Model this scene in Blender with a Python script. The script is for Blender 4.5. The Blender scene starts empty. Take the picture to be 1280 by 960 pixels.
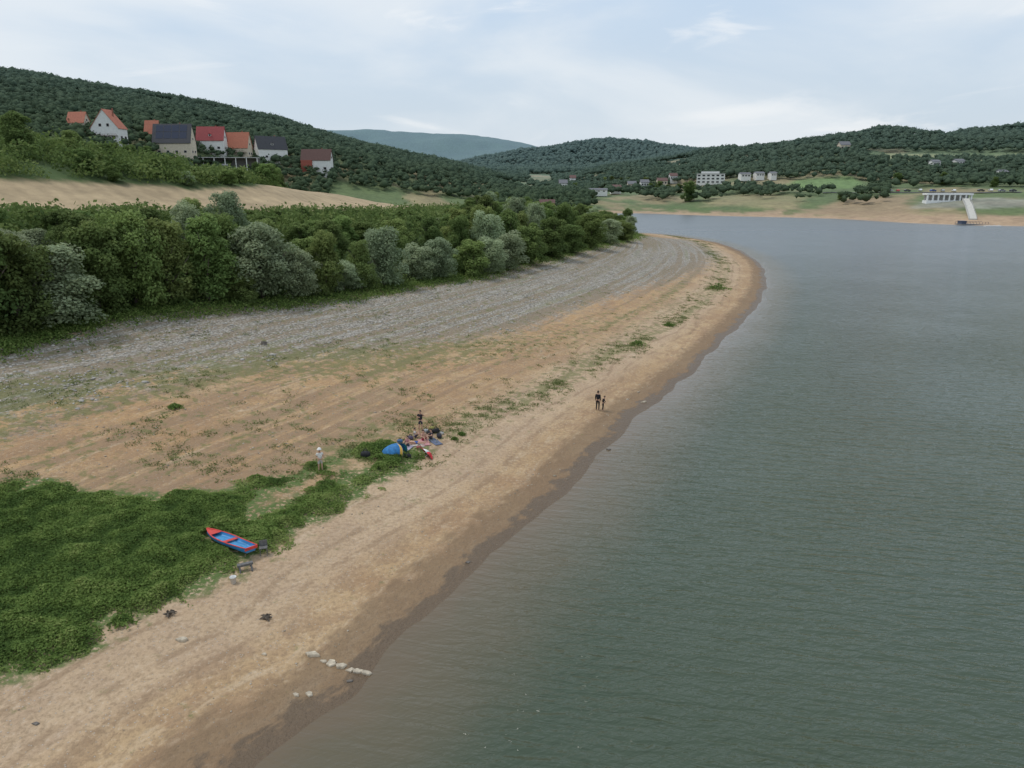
import bpy, bmesh, math, random
import numpy as np
from mathutils import Vector, Matrix
random.seed(7); RNG=np.random.default_rng(7)
C=bpy.context.scene.collection
F=917.0; CH=21.0; P=math.radians(15.37); cP,sP=math.cos(P),math.sin(P)
# ------------------------------------------------------------ projection helpers
def raydir(px,py):
    X=(px-640)/F; V=-(py-480)/F
    return np.array([X, cP+V*sP, -sP+V*cP])
def flat(px,py,z=0.0):
    d=raydir(px,py); t=(z-CH)/d[2]; return (d[0]*t,d[1]*t)
def project(x,y,z):
    dz=z-CH; dep=y*cP-dz*sP; v=y*sP+dz*cP
    return 640+F*x/dep, 480-F*v/dep, dep
def z_at(y,py):
    V=-(py-480)/F
    return CH+y*(V*cP-sP)/(cP+V*sP)
def sstep(a,b,x):
    t=np.clip((x-a)/(b-a),0,1); return t*t*(3-2*t)
def hash2(i,j,s):
    n=(i.astype(np.int64)*374761393+j.astype(np.int64)*668265263+s*974634777)&0xffffffff
    n=((n^(n>>13))*1274126177)&0xffffffff
    return ((n^(n>>16))&0xffff)/65535.0
def vnoise(x,y,s=0):
    x=np.asarray(x,float); y=np.asarray(y,float)
    i=np.floor(x); j=np.floor(y); u=x-i; v=y-j; u=u*u*(3-2*u); v=v*v*(3-2*v)
    a=hash2(i,j,s); b=hash2(i+1,j,s); c=hash2(i,j+1,s); d=hash2(i+1,j+1,s)
    return (a*(1-u)+b*u)*(1-v)+(c*(1-u)+d*u)*v
def fbm(x,y,s=0,o=4):
    r=0;a=.5;t=0
    for k in range(o):
        r=r+a*vnoise(np.asarray(x)*2**k,np.asarray(y)*2**k,s+k*17); t+=a; a*=.5
    return r/t
def chaikin(P_,it=2,closed=True):
    P_=[np.array(p,float) for p in P_]
    for _ in range(it):
        Q=[]; n=len(P_)
        for i in range(n if closed else n-1):
            a=P_[i]; b=P_[(i+1)%n]; Q+= [a*.75+b*.25, a*.25+b*.75]
        P_=Q
    return P_
def sdf(poly,x,y):
    """positive inside; also arclength of nearest point"""
    n=len(poly); best=np.full(x.shape,1e18); s=np.zeros(x.shape); ins=np.zeros(x.shape,bool); L=0
    for i in range(n):
        ax,ay=poly[i]; bx,by=poly[(i+1)%n]; ex,ey=bx-ax,by-ay; l2=ex*ex+ey*ey+1e-12
        t=np.clip(((x-ax)*ex+(y-ay)*ey)/l2,0,1)
        q=(x-ax-t*ex)**2+(y-ay-t*ey)**2; m=q<best
        best=np.where(m,q,best); s=np.where(m,L+t*math.sqrt(l2),s); L+=math.sqrt(l2)
        if ay!=by:
            c=((ay>y)!=(by>y))&(x<(bx-ax)*(y-ay)/(by-ay)+ax); ins^=c
    d=np.sqrt(best); return np.where(ins,d,-d), s
def pdist(pts,x,y):
    best=np.full(np.shape(x),1e18)
    for i in range(len(pts)-1):
        ax,ay=pts[i][:2]; bx,by=pts[i+1][:2]; ex,ey=bx-ax,by-ay; l2=ex*ex+ey*ey+1e-12
        t=np.clip(((x-ax)*ex+(y-ay)*ey)/l2,0,1); best=np.minimum(best,(x-ax-t*ex)**2+(y-ay-t*ey)**2)
    return np.sqrt(best)
# ------------------------------------------------------------ shoreline / terrain
sh_px=[(300,960),(350,925),(420,885),(470,840),(520,790),(578,732),(622,690),(682,640),(740,580),(790,527),(840,487),(880,452),(912,420),(940,390),(957,365),(960,345),(950,328),(930,315),(905,305),(870,298),(830,293),(795,291)]
far_px=[(780,266),(840,268),(900,270),(1000,272),(1060,274),(1120,278),(1190,281),(1290,283)]
water=[(-60,-90),(-40,-30),(-22,0)]+[flat(*p) for p in sh_px]+[(20,345),(-40,365),(-110,400),(-130,430),(-90,455),(0,490)]+[flat(*p) for p in far_px]+[(350,330),(520,270),(900,100),(900,-90)]
water=chaikin(water,2)
rd=np.array([12*1.012**k for k in range(478)]); th=np.radians(np.arange(-62,62.01,.25))
RR,TT=np.meshgrid(rd,th,indexing='ij'); GX=RR*np.sin(TT); GY=-25+RR*np.cos(TT)
D_,S_=sdf(water,GX,GY); D_=-D_
D_=D_+(fbm(GX/5,GY/5,101,3)-.5)*1.6*sstep(12,0,np.abs(D_))
def crest(lst):
    out=[]
    for px,py,Dd in lst:
        r=raydir(px,py); t=Dd/r[1]; out.append((r[0]*t,Dd,CH+r[2]*t))
    return out
R1=crest([(-400,60,600),(-150,76,680),(0,91,720),(50,98,740),(110,109,760),(170,119,790),(230,134,820),(290,151,850),(340,165,880),(400,181,920),(450,190,960),(520,203,1000),(580,222,1050),(620,240,1080)])
R2=crest([(300,174,2400),(400,166,2400),(450,165,2400),(500,166,2400),(545,169,2400),(580,171,2400),(620,178,2400),(660,188,2400),(700,198,2400),(800,204,2400)])
R3=crest([(540,236,1400),(600,215,1500),(650,197,1500),(700,185,1500),(750,178,1500),(800,181,1500),(850,190,1480),(900,204,1450)])
R4=crest([(770,238,950),(820,212,950),(880,194,930),(960,185,900),(1040,179,880),(1075,169,870),(1100,166,870),(1140,175,870),(1200,174,860),(1240,166,850),(1290,156,850),(1400,150,820),(1700,142,800)])
def ridge(pts,x,y,slope,rnd=25):
    best=np.full(x.shape,-1e9)
    for i in range(len(pts)-1):
        ax,ay,az=pts[i]; bx,by,bz=pts[i+1]; ex,ey=bx-ax,by-ay; l2=ex*ex+ey*ey
        t=np.clip(((x-ax)*ex+(y-ay)*ey)/l2,0,1)
        q=np.sqrt((x-ax-t*ex)**2+(y-ay-t*ey)**2+rnd*rnd)-rnd
        best=np.maximum(best,az+(bz-az)*t-slope*q)
    return best
near_z=np.interp(D_,[-40,0,10,25,50,70,90,110,125,142,200,300,600],[-3,0,.75,2.2,5.6,9.6,13.6,18.6,23.5,27,38,55,90])
ky=1-.42*sstep(150,260,GY)*(1-sstep(-140,-200,GX))
near_z=np.where(D_>50,5.6+(near_z-5.6)*ky,near_z)
far_z=np.interp(D_,[-40,0,15,60,110,150,250,400,900],[-3,0,2,8.5,14.5,17.5,24,40,75])
far_z=far_z*(1-.35*sstep(350,50,GX)*sstep(20,150,D_))
wf=sstep(330,430,GY+.25*np.clip(GX,0,1e9))
Z0=near_z*(1-wf)+far_z*wf
land=sstep(40,160,D_)
Rz=np.maximum.reduce([ridge(R1,GX,GY,.24),ridge(R2,GX,GY,.22,90),ridge(R3,GX,GY,.22,60),ridge(R4,GX,GY,.19)])
und=(fbm(GX/60,GY/60,5,3)-.5)+2.4*(fbm(GX/170,GY/170,15,2)-.5)*sstep(1800,2100,GY)
Rz=Rz+und*12*sstep(300,900,GY)-1
GZ=np.where(D_>60,np.maximum(Z0,Rz*land+Z0*(1-land)),Z0)
GZ=GZ+sstep(2,20,D_)*(fbm(GX/9,GY/9,3,3)-.5)*.35+sstep(60,90,D_)*(fbm(GX/25,GY/25,9,3)-.5)*2.0
GZ=GZ+.05*np.sin(D_*2.1+2*fbm(GX/6,GY/6,2,2))*sstep(1,5,D_)*sstep(60,45,D_)
def samp(A,x,y):
    x=np.asarray(x,float); y=np.asarray(y,float)
    r=np.hypot(x,y+25); t=np.arctan2(x,y+25)
    i=np.clip(np.log(np.maximum(r,12)/12)/math.log(1.012),0,len(rd)-1.001); j=np.clip((t-th[0])/(th[1]-th[0]),0,len(th)-1.001)
    a=i.astype(int); b=j.astype(int); u=i-a; v=j-b
    return (A[a,b]*(1-u)+A[a+1,b]*u)*(1-v)+(A[a,b+1]*(1-u)+A[a+1,b+1]*u)*v
H=lambda x,y: samp(GZ,x,y)
TS=14*1.0022**np.arange(2520)
def hit(px,py):
    d=raydir(px,py); x=d[0]*TS; y=d[1]*TS; z=CH+d[2]*TS
    g=np.maximum(H(x,y),0); k=np.argmax(z<g)
    if not (z<g).any(): k=len(TS)-1
    a=z[k-1]-g[k-1]; b=z[k]-g[k]; t=TS[k-1]+(TS[k]-TS[k-1])*(a/(a-b+1e-9)) if k>0 else TS[0]
    return float(d[0]*t),float(d[1]*t),float(CH+d[2]*t)
edge_px=[(-120,455),(0,430),(60,414),(130,394),(250,386),(400,376),(500,360),(600,345),(700,320),(780,301),(800,294)]
edge=[hit(*p)[:2] for p in edge_px]
beach=[(-150,-60),(-95,30)]+edge+[(60,340),(200,330),(260,0),(200,-80)]
B_,_=sdf(beach,GX,GY)
grav=[hit(*p)[:2] for p in [(-120,590),(0,530),(100,503),(200,476),(300,458),(400,446),(500,436),(600,421),(680,401),(750,376),(820,356),(880,335),(897,317),(862,300),(800,294)]]+edge[::-1]+[(-95,30)]
GR,_=sdf(grav,GX,GY)
green_px=[(-90,615),(0,604),(60,600),(110,612),(200,618),(290,608),(350,598),(400,580),(440,562),(470,552),(510,556),(535,560),(515,585),(460,612),(400,650),(350,680),(322,700),(300,715),(250,742),(200,752),(165,772),(130,785),(100,812),(50,830),(0,845),(-90,880)]
greenp=[hit(*p)[:2] for p in green_px]
trail=[hit(*p)[:2] for p in [(330,628),(352,618),(390,605),(430,585),(455,572)]]
line_px=[(440,568),(480,540),(520,528),(560,540),(600,517),(650,500),(690,483),(735,455),(797,428),(840,402),(880,374),(900,352),(903,330),(880,304),(835,294)]
linep=[hit(*p)[:2] for p in line_px]
GG,_=sdf(greenp,GX,GY); TD=pdist(trail,GX,GY); GG=np.minimum(GG,TD-.75)
LD=pdist(linep,GX,GY)
moss=[hit(*p)[:2] for p in [(-60,560),(-60,480),(120,468),(300,440),(460,430),(640,420),(800,380),(860,345),(840,380),(760,420),(640,450),(480,470),(300,475),(120,515)]]
MO,_=sdf(moss,GX,GY)
GS=.16+.42*np.exp(-(LD/2.2)**2)+.36*sstep(-3,3,MO)+.25*sstep(3,0,B_)+.14*sstep(14,30,D_)
GS=GS*sstep(4,9,D_)
fieldp=[hit(*p)[:2] for p in [(-60,222),(60,226),(200,232),(240,238),(320,233),(420,237),(520,244),(600,253),(610,264),(500,268),(400,268),(200,262),(0,262),(-60,262)]]
FI,_=sdf(fieldp,GX,GY)
def colr(c): return np.array(c)[None,None,:]
n1=fbm(GX/30,GY/30,21,4)[...,None]; n2=fbm(GX/8,GY/8,31,3)[...,None]
T=colr((.065,.10,.032))*(.6+.9*n1)
T=T*(1-sstep(.55,.75,n1)*.5)+colr((.15,.16,.065))*sstep(.55,.75,n1)*.5
rowv=(.5+.5*np.sin(D_*2.6))[...,None]
m=sstep(-1,1,FI)[...,None]; T=T*(1-m)+colr((.365,.275,.165))*(.78+.36*n2+.14*rowv)*m
farm=(sstep(360,400,GY+.2*np.clip(GX,0,1e9)))[...,None]; D3=D_[...,None]
bank=colr((.115,.15,.05))*(1-sstep(.48,.66,n1))+colr((.27,.22,.11))*sstep(.48,.66,n1)
bank=bank*(.75+.5*n2)
wdt=14+14*sstep(120,220,GX)[...,None]
sb=sstep(wdt+8,wdt-7,D3+ (n2-.5)*16); bank=bank*(1-sb)+colr((.40,.275,.17))*(.8+.4*n2)*sb
gm=sstep(7,10,D3)*sstep(40,26,D3)*sstep(230,170,GX)[...,None]*sstep(.4,.55,n2); bank=bank*(1-gm*.75)+colr((.09,.135,.035))*gm*.75
T=T*(1-farm)+bank*farm
def paint(pxs,c,soft=4,amt=1.0,nz=.4):
    global T
    pl=[hit(*p)[:2] for p in pxs]; s,_=sdf(pl,GX,GY); m=(sstep(-soft,soft,s+ (n2[...,0]-.5)*soft*2)*amt)[...,None]; T=T*(1-m)+colr(c)*(1-nz/2+nz*n2)*m
paint([(975,236),(1000,224),(1070,221),(1078,232),(1060,237)],(.15,.22,.065))
paint([(880,258),(890,246),(960,242),(1010,247),(990,260)],(.27,.23,.11),8,.8)
paint([(1010,266),(1060,248),(1140,246),(1135,270)],(.32,.225,.13),6,.9)
paint([(1140,260),(1160,250),(1200,248),(1290,250),(1290,259),(1215,261)],(.26,.25,.20),4,.8,1.0)
paint([(1085,198),(1110,193),(1180,194),(1290,192),(1290,198),(1150,201)],(.27,.27,.12),8)
dist=np.hypot(GX,GY)[...,None]
hillm=sstep(45,60,GZ)[...,None]*sstep(330,420,dist)
T=T*(1-hillm)+colr((.045,.075,.030))*(.6+.8*fbm(GX/40,GY/40,61,4)[...,None])*hillm
haze_mix=(1-np.exp(-np.maximum(dist-380,0)/2700)); T=T*(1-haze_mix)+colr((.22,.32,.39))*haze_mix  # bluish aerial haze painted into the ground colour, growing with distance
WF=sstep(1.0,-1.0,B_+ (fbm(GX/3,GY/3,8,2)-.5)*3)
# ------------------------------------------------------------ mesh helpers
def np_mesh(name,V,Fc,attrs=None,smooth=False):
    me=bpy.data.meshes.new(name); V=np.asarray(V,np.float32); Fc=np.asarray(Fc,np.int32); n,k=Fc.shape
    me.vertices.add(len(V)); me.vertices.foreach_set('co',V.ravel())
    me.loops.add(n*k); me.loops.foreach_set('vertex_index',Fc.ravel())
    me.polygons.add(n); me.polygons.foreach_set('loop_start',np.arange(0,n*k,k,dtype=np.int32))
    try: me.polygons.foreach_set('loop_total',np.full(n,k,np.int32))
    except Exception: pass
    if smooth: me.polygons.foreach_set('use_smooth',np.ones(n,bool))
    me.update(calc_edges=True)
    for a,v in (attrs or {}).items():
        v=np.asarray(v,np.float32)
        if v.ndim==2:
            at=me.attributes.new(a,'FLOAT_COLOR','POINT'); at.data.foreach_set('color',np.c_[v,np.ones(len(v))].astype(np.float32).ravel())
        else:
            at=me.attributes.new(a,'FLOAT','POINT'); at.data.foreach_set('value',v)
    return me
def link(name,me,mat,parent=None,loc=None):
    o=bpy.data.objects.new(name,me); C.objects.link(o)
    if mat and not me.materials: me.materials.append(mat)
    if parent: o.parent=parent
    if loc is not None: o.location=loc
    return o
def tag(o,label=None,cat=None,group=None,kind=None):
    if label: o['label']=label
    if cat: o['category']=cat
    if group: o['group']=group
    if kind: o['kind']=kind
    return o
def thing(name,label,cat,loc=(0,0,0),rz=0,group=None):
    o=bpy.data.objects.new(name,None); C.objects.link(o); o.empty_display_size=.2; o.location=loc; o.rotation_euler=(0,0,rz)
    return tag(o,label,cat,group)
class MB:
    def __init__(s): s.v=[]; s.f=[]
    def add(s,v,f):
        o=len(s.v); s.v+= [tuple(float(c) for c in p) for p in v]; s.f+= [tuple(i+o for i in q) for q in f]; return s
    def box(s,x0,x1,y0,y1,z0,z1):
        return s.add([(x0,y0,z0),(x1,y0,z0),(x1,y1,z0),(x0,y1,z0),(x0,y0,z1),(x1,y0,z1),(x1,y1,z1),(x0,y1,z1)],[(0,3,2,1),(4,5,6,7),(0,1,5,4),(1,2,6,5),(2,3,7,6),(3,0,4,7)])
    def prism(s,prof,a,b,axis='y'):
        n=len(prof)
        def p(u,w,t): return (u,t,w) if axis=='y' else (t,u,w)
        v=[p(u,w,a) for u,w in prof]+[p(u,w,b) for u,w in prof]
        return s.add(v,[tuple(range(n))[::-1],tuple(range(n,2*n))]+[(i,(i+1)%n,n+(i+1)%n,n+i) for i in range(n)])
    def tube(s,pts,rs,n=8,cap=True):
        pts=[Vector(p) for p in pts]; rings=[]
        for i,p in enumerate(pts):
            d=(pts[min(i+1,len(pts)-1)]-pts[max(i-1,0)]).normalized(); a=d.orthogonal().normalized(); b=d.cross(a)
            r=rs[i] if hasattr(rs,'__len__') else rs
            rings.append([p+a*math.cos(t*2*math.pi/n)*r+b*math.sin(t*2*math.pi/n)*r for t in range(n)])
        v=[q for r in rings for q in r]; f=[]
        for i in range(len(pts)-1):
            for t in range(n): f.append((i*n+t,i*n+(t+1)%n,(i+1)*n+(t+1)%n,(i+1)*n+t))
        if cap: f+= [tuple(range(n))[::-1],tuple((len(pts)-1)*n+t for t in range(n))]
        return s.add(v,f)
    def build(s,name,mat,parent=None,smooth=False,bevel=0):
        me=bpy.data.meshes.new(name); me.from_pydata(s.v,[],s.f); bm=bmesh.new(); bm.from_mesh(me); bmesh.ops.recalc_face_normals(bm,faces=bm.faces); bm.to_mesh(me); bm.free()
        if smooth: me.polygons.foreach_set('use_smooth',[True]*len(me.polygons))
        o=link(name,me,mat,parent)
        if bevel: mo=o.modifiers.new('bevel','BEVEL'); mo.width=bevel; mo.segments=2
        return o
# ------------------------------------------------------------ material DSL
class M:
    def __init__(s,name):
        s.m=bpy.data.materials.new(name); s.m.use_nodes=True; s.t=s.m.node_tree; s.b=s.t.nodes['Principled BSDF']; s.pos=s.n('ShaderNodeNewGeometry').outputs['Position']
    def n(s,t): return s.t.nodes.new(t)
    def inp(s,sock,v):
        if isinstance(v,bpy.types.NodeSocket): s.t.links.new(v,sock)
        elif v is not None:
            if hasattr(v,'__len__') and len(v)==3 and sock.type=='RGBA': v=(*v,1)
            sock.default_value=v
    def math(s,op,a,b=None,clamp=False):
        n=s.n('ShaderNodeMath'); n.operation=op; n.use_clamp=clamp; s.inp(n.inputs[0],a)
        if b is not None: s.inp(n.inputs[1],b)
        return n.outputs[0]
    def ramp(s,x,a,b,lo=0,hi=1):
        n=s.n('ShaderNodeMapRange'); n.interpolation_type='SMOOTHSTEP' if lo==0 and hi==1 else 'LINEAR'; s.inp(n.inputs[0],x)
        for i,v in zip((1,2,3,4),(a,b,lo,hi)): n.inputs[i].default_value=v
        return n.outputs[0]
    def mix(s,f,a,b,mode='MIX'):
        n=s.n('ShaderNodeMix'); n.data_type='RGBA'; n.blend_type=mode; s.inp(n.inputs[0],f); s.inp(n.inputs[6],a); s.inp(n.inputs[7],b); return n.outputs[2]
    def attr(s,name,out='Fac'):
        n=s.n('ShaderNodeAttribute'); n.attribute_name=name; return n.outputs[out]
    def noise(s,vec,scale,detail=4,rough=.55,dist=0):
        n=s.n('ShaderNodeTexNoise'); s.inp(n.inputs['Vector'],vec); n.inputs['Scale'].default_value=scale; n.inputs['Detail'].default_value=detail; n.inputs['Roughness'].default_value=rough; n.inputs['Distortion'].default_value=dist; return n.outputs['Fac']
    def vor(s,vec,scale,feat='F1'):
        n=s.n('ShaderNodeTexVoronoi'); n.feature=feat; s.inp(n.inputs['Vector'],vec); n.inputs['Scale'].default_value=scale; return n
    def comb(s,a,b,c=0):
        n=s.n('ShaderNodeCombineXYZ'); s.inp(n.inputs[0],a); s.inp(n.inputs[1],b); s.inp(n.inputs[2],c); return n.outputs[0]
    def sep(s,v):
        n=s.n('ShaderNodeSeparateXYZ'); s.inp(n.inputs[0],v); return n.outputs
    def bump(s,h,strength=.5,dist=.1,normal=None):
        n=s.n('ShaderNodeBump'); s.inp(n.inputs['Height'],h); s.inp(n.inputs['Strength'],strength); n.inputs['Distance'].default_value=dist
        if normal: s.inp(n.inputs['Normal'],normal)
        return n.outputs[0]
    def set(s,**k):
        for a,v in k.items(): s.inp(s.b.inputs[a.replace('_',' ')],v)
        return s.m
_mc={}
def mat(name,c,rough=.7,var=.25,scale=3,bump=0,metal=0,spec=.4):
    if name in _mc: return _mc[name]
    m=M(name); tc=m.n('ShaderNodeTexCoord').outputs['Object']; nz=m.noise(tc,scale,4)
    col=m.mix(m.ramp(nz,.3,.7),tuple(x*(1-var) for x in c),tuple(min(1,x*(1+var)) for x in c))
    m.set(Base_Color=col,Roughness=rough,Metallic=metal); m.b.inputs['Specular IOR Level'].default_value=spec
    if bump: m.set(Normal=m.bump(nz,bump,.05))
    _mc[name]=m.m; return m.m
def leafmat(name,c1,c2,c3,hue=True,tr_=.38):
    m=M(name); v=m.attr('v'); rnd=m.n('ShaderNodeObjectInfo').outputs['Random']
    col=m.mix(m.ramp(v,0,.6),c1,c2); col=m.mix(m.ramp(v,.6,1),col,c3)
    if hue:
        hsv=m.n('ShaderNodeHueSaturation'); m.inp(hsv.inputs['Hue'],m.ramp(rnd,0,1,.485,.512)); m.inp(hsv.inputs['Value'],m.ramp(m.math('FRACT',m.math('MULTIPLY',rnd,7.3)),0,1,.80,1.22)); m.inp(hsv.inputs['Color'],col); col=hsv.outputs[0]
    m.set(Base_Color=col,Roughness=.8); m.b.inputs['Specular IOR Level'].default_value=.12
    tr=m.n('ShaderNodeBsdfTranslucent'); m.inp(tr.inputs[0],col); ms=m.n('ShaderNodeMixShader'); ms.inputs[0].default_value=tr_
    m.t.links.new(m.b.outputs[0],ms.inputs[1]); m.t.links.new(tr.outputs[0],ms.inputs[2]); m.t.links.new(ms.outputs[0],m.t.nodes['Material Output'].inputs[0]); return m.m
# ------------------------------------------------------------ ground material
def ground_mat():
    m=M('ground_surface'); d=m.attr('d'); s=m.attr('s'); gs=m.attr('gs'); gr=m.attr('gr'); gg=m.attr('gg'); wfar=m.attr('wf')
    pos=m.pos; vs=m.comb(d,m.math('MULTIPLY',s,.18)); vs2=m.comb(m.math('MULTIPLY',d,1.0),m.math('MULTIPLY',s,.4)); vl=m.comb(d,m.math('MULTIPLY',s,.025))
    nb=m.noise(pos,.07,2); nb2=m.noise(pos,.16,4,.6); nm=m.noise(pos,.5,5,.62); nf=m.noise(pos,4,5,.68); ns=m.noise(vs,.8,4,.62,.5); ns2=m.noise(vs2,2.2,3,.6); nl=m.noise(vl,.55,3,.6,.15)
    sand=m.mix(m.ramp(nb,.38,.62),(.48,.33,.185),(.41,.27,.145))
    back=m.math('MULTIPLY',m.ramp(d,12,20),m.ramp(nb2,.34,.54)); sand=m.mix(m.math('MULTIPLY',back,.85),sand,(.45,.275,.13))
    sand=m.mix(m.math('MULTIPLY',m.ramp(nb2,.48,.62),.65),sand,(.34,.205,.11))
    sand=m.mix(m.math('MULTIPLY',m.ramp(ns,.5,.66),.65),sand,(.31,.195,.115))
    sand=m.mix(m.math('MULTIPLY',m.ramp(ns,.44,.3),.6),sand,(.54,.415,.28))
    sand=m.mix(m.math('MULTIPLY',m.ramp(ns2,.52,.7),.30),sand,(.54,.43,.31))
    sand=m.mix(m.math('MULTIPLY',m.ramp(nm,.46,.60),.6),sand,(.33,.21,.12))
    pale=m.math('MULTIPLY',m.ramp(d,4.5,7.5),m.ramp(d,15,11)); sand=m.mix(m.math('MULTIPLY',pale,.48),sand,(.53,.40,.28))
    wob=m.math('MULTIPLY',m.math('SUBTRACT',m.noise(m.comb(0,m.math('MULTIPLY',s,.05)),1,2),.5),6)
    for off,wd_ in ((6.0,.2),(7.7,.2),(10.2,.18),(11.8,.18),(19.0,.25),(20.8,.25)):
        dist_=m.math('ABSOLUTE',m.math('SUBTRACT',m.math('ADD',d,wob),off)); tk=m.math('MULTIPLY',m.ramp(dist_,wd_*1.6,wd_*.5),m.ramp(nm,.36,.56)); sand=m.mix(m.math('MULTIPLY',tk,.5),sand,(.26,.17,.10))
    sand=m.mix(m.math('MULTIPLY',m.ramp(nf,.46,.64),.5),sand,(.26,.18,.11))
    sand=m.mix(m.math('MULTIPLY',m.ramp(nf,.44,.32),.4),sand,(.59,.475,.35))
    ln=m.math('MULTIPLY',m.ramp(nl,.49,.58),m.ramp(d,12,20)); sand=m.mix(m.math('MULTIPLY',ln,.65),sand,(.27,.18,.11))
    vp=m.vor(pos,5.5); pm=m.math('MULTIPLY',m.ramp(vp.outputs['Distance'],.22,.16),m.ramp(m.math('ADD',vp.outputs['Color'],m.math('MULTIPLY',nm,.9)),.93,1.0))
    sand=m.mix(m.math('MULTIPLY',pm,.6),sand,(.52,.47,.40))
    # gravel
    v1=m.vor(pos,3.2); v2=m.vor(pos,8.0); sepc=m.n('ShaderNodeSeparateColor'); m.inp(sepc.inputs[0],v1.outputs['Color']); sep2=m.n('ShaderNodeSeparateColor'); m.inp(sep2.inputs[0],v2.outputs['Color'])
    gcol=m.mix(sepc.outputs[0],(.28,.25,.215),(.54,.50,.445)); gc2=m.mix(sep2.outputs[0],(.24,.215,.18),(.52,.48,.425)); gcol=m.mix(.5,gcol,gc2)
    gcol=m.mix(m.ramp(v1.outputs['Distance'],.36,.6),gcol,(.20,.175,.14)); gcol=m.mix(m.math('MULTIPLY',m.ramp(ns,.46,.6),.25),gcol,(.38,.31,.23)); gcol=m.mix(m.math('MULTIPLY',m.ramp(nm,.5,.66),.45),gcol,(.46,.43,.38))
    edgeb=m.ramp(gr,18,6); gcol=m.mix(m.math('MULTIPLY',m.math('MULTIPLY',m.ramp(nl,.46,.56),edgeb),.8),gcol,(.25,.19,.125)); gcol=m.mix(m.math('MULTIPLY',m.math('MULTIPLY',m.ramp(nl,.44,.34),edgeb),.5),gcol,(.20,.20,.10))
    gmask=m.ramp(m.math('ADD',gr,m.math('ADD',m.math('MULTIPLY',m.math('SUBTRACT',nm,.5),12),m.math('ADD',m.math('MULTIPLY',m.math('SUBTRACT',nl,.5),12),m.math('MULTIPLY',m.math('SUBTRACT',nf,.5),12)))),-3.5,3)
    col=m.mix(gmask,sand,gcol)
    wd=m.math('ADD',d,m.math('ADD',m.math('MULTIPLY',m.math('SUBTRACT',nm,.5),3.0),m.math('MULTIPLY',m.math('SUBTRACT',ns2,.5),2.4)))
    wet=m.ramp(wd,3.9,2.5); col=m.mix(m.math('MULTIPLY',wet,.74),col,(.195,.13,.077)); wet2=m.ramp(wd,1.5,.9); col=m.mix(m.math('MULTIPLY',wet2,.78),col,(.11,.077,.048))
    ng=m.noise(pos,1.1,6,.68); gmk=m.ramp(m.math('ADD',m.math('ADD',ng,m.math('MULTIPLY',m.math('SUBTRACT',nl,.5),.35)),m.math('MULTIPLY',gs,.38)),.64,.77)
    gcl=m.mix(nf,(.085,.11,.03),(.22,.21,.085)); col=m.mix(m.math('MULTIPLY',gmk,.7),col,gcl)
    gm2=m.ramp(m.math('ADD',gg,m.math('MULTIPLY',m.math('SUBTRACT',nm,.5),4)),-.6,.4); col=m.mix(m.math('MULTIPLY',gm2,m.ramp(nf,.36,.5)),col,m.mix(nf,(.06,.10,.028),(.14,.19,.055)))
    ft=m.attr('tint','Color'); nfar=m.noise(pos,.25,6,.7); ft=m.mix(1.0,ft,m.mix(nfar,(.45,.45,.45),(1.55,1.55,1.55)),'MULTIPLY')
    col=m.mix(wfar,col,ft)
    rough=m.math('SUBTRACT',.92,m.math('MULTIPLY',wet2,.5))
    hgt=m.math('ADD',m.math('MULTIPLY',nf,.8),m.math('ADD',m.math('MULTIPLY',ns2,.55),m.math('MULTIPLY',nm,1.4)))
    hgt=m.math('ADD',hgt,m.math('MULTIPLY',gmask,m.math('MULTIPLY',v1.outputs['Distance'],-1.2))); hgt=m.math('ADD',hgt,m.math('MULTIPLY',pm,.3))
    m.set(Base_Color=col,Roughness=rough,Normal=m.bump(hgt,.8,.16)); m.b.inputs['Specular IOR Level'].default_value=.25
    return m.m
nr,nt=GX.shape; idx=np.arange(nr*nt).reshape(nr,nt)
faces=np.stack([idx[:-1,:-1],idx[:-1,1:],idx[1:,1:],idx[1:,:-1]],-1).reshape(-1,4)[:,::-1]
V=np.stack([GX,GY,GZ],-1).reshape(-1,3)
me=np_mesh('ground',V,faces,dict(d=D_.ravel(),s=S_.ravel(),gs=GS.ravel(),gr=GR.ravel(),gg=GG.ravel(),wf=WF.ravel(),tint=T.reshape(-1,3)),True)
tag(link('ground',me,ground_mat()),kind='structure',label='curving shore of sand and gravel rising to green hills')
def water_mat():
    m=M('lake_water'); d=m.attr('d'); x,y,z=m.sep(m.pos)
    n0=m.noise(m.pos,.02,2); deep=m.mix(m.ramp(n0,.35,.65),(.054,.075,.048),(.066,.086,.057))
    deep=m.mix(m.ramp(y,30,260),deep,(.125,.142,.152))  # far water painted paler blue-grey, standing in for sky reflection
    nn=m.noise(m.pos,.35,4); dd=m.math('ADD',d,m.math('MULTIPLY',m.math('SUBTRACT',nn,.5),2.5))
    col=m.mix(m.ramp(dd,-8.5,-1.0),deep,(.125,.104,.065)); col=m.mix(m.ramp(dd,-2.2,.3),col,(.145,.108,.068))
    w=m.comb(m.math('MULTIPLY',x,.26),m.math('ADD',y,m.math('MULTIPLY',x,.20)))
    w2=m.comb(m.math('MULTIPLY',x,.45),m.math('SUBTRACT',y,m.math('MULTIPLY',x,.35)))
    a=m.noise(w,1.7,2,.5,.5); b=m.noise(w2,3.2,3,.55,.3); b3=m.noise(w,6.5,2,.5,.2); c=m.noise(m.pos,.05,4)
    h=m.math('ADD',a,m.math('ADD',m.math('MULTIPLY',b,.42),m.math('MULTIPLY',b3,.18))); st=m.math('MULTIPLY',m.ramp(y,20,280,1.0,.55),m.math('MULTIPLY',m.ramp(c,.35,.65,.65,1.15),m.ramp(d,-.2,-7,.25,1)))
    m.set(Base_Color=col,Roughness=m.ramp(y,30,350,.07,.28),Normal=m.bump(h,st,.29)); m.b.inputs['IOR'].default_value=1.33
    return m.m
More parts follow.
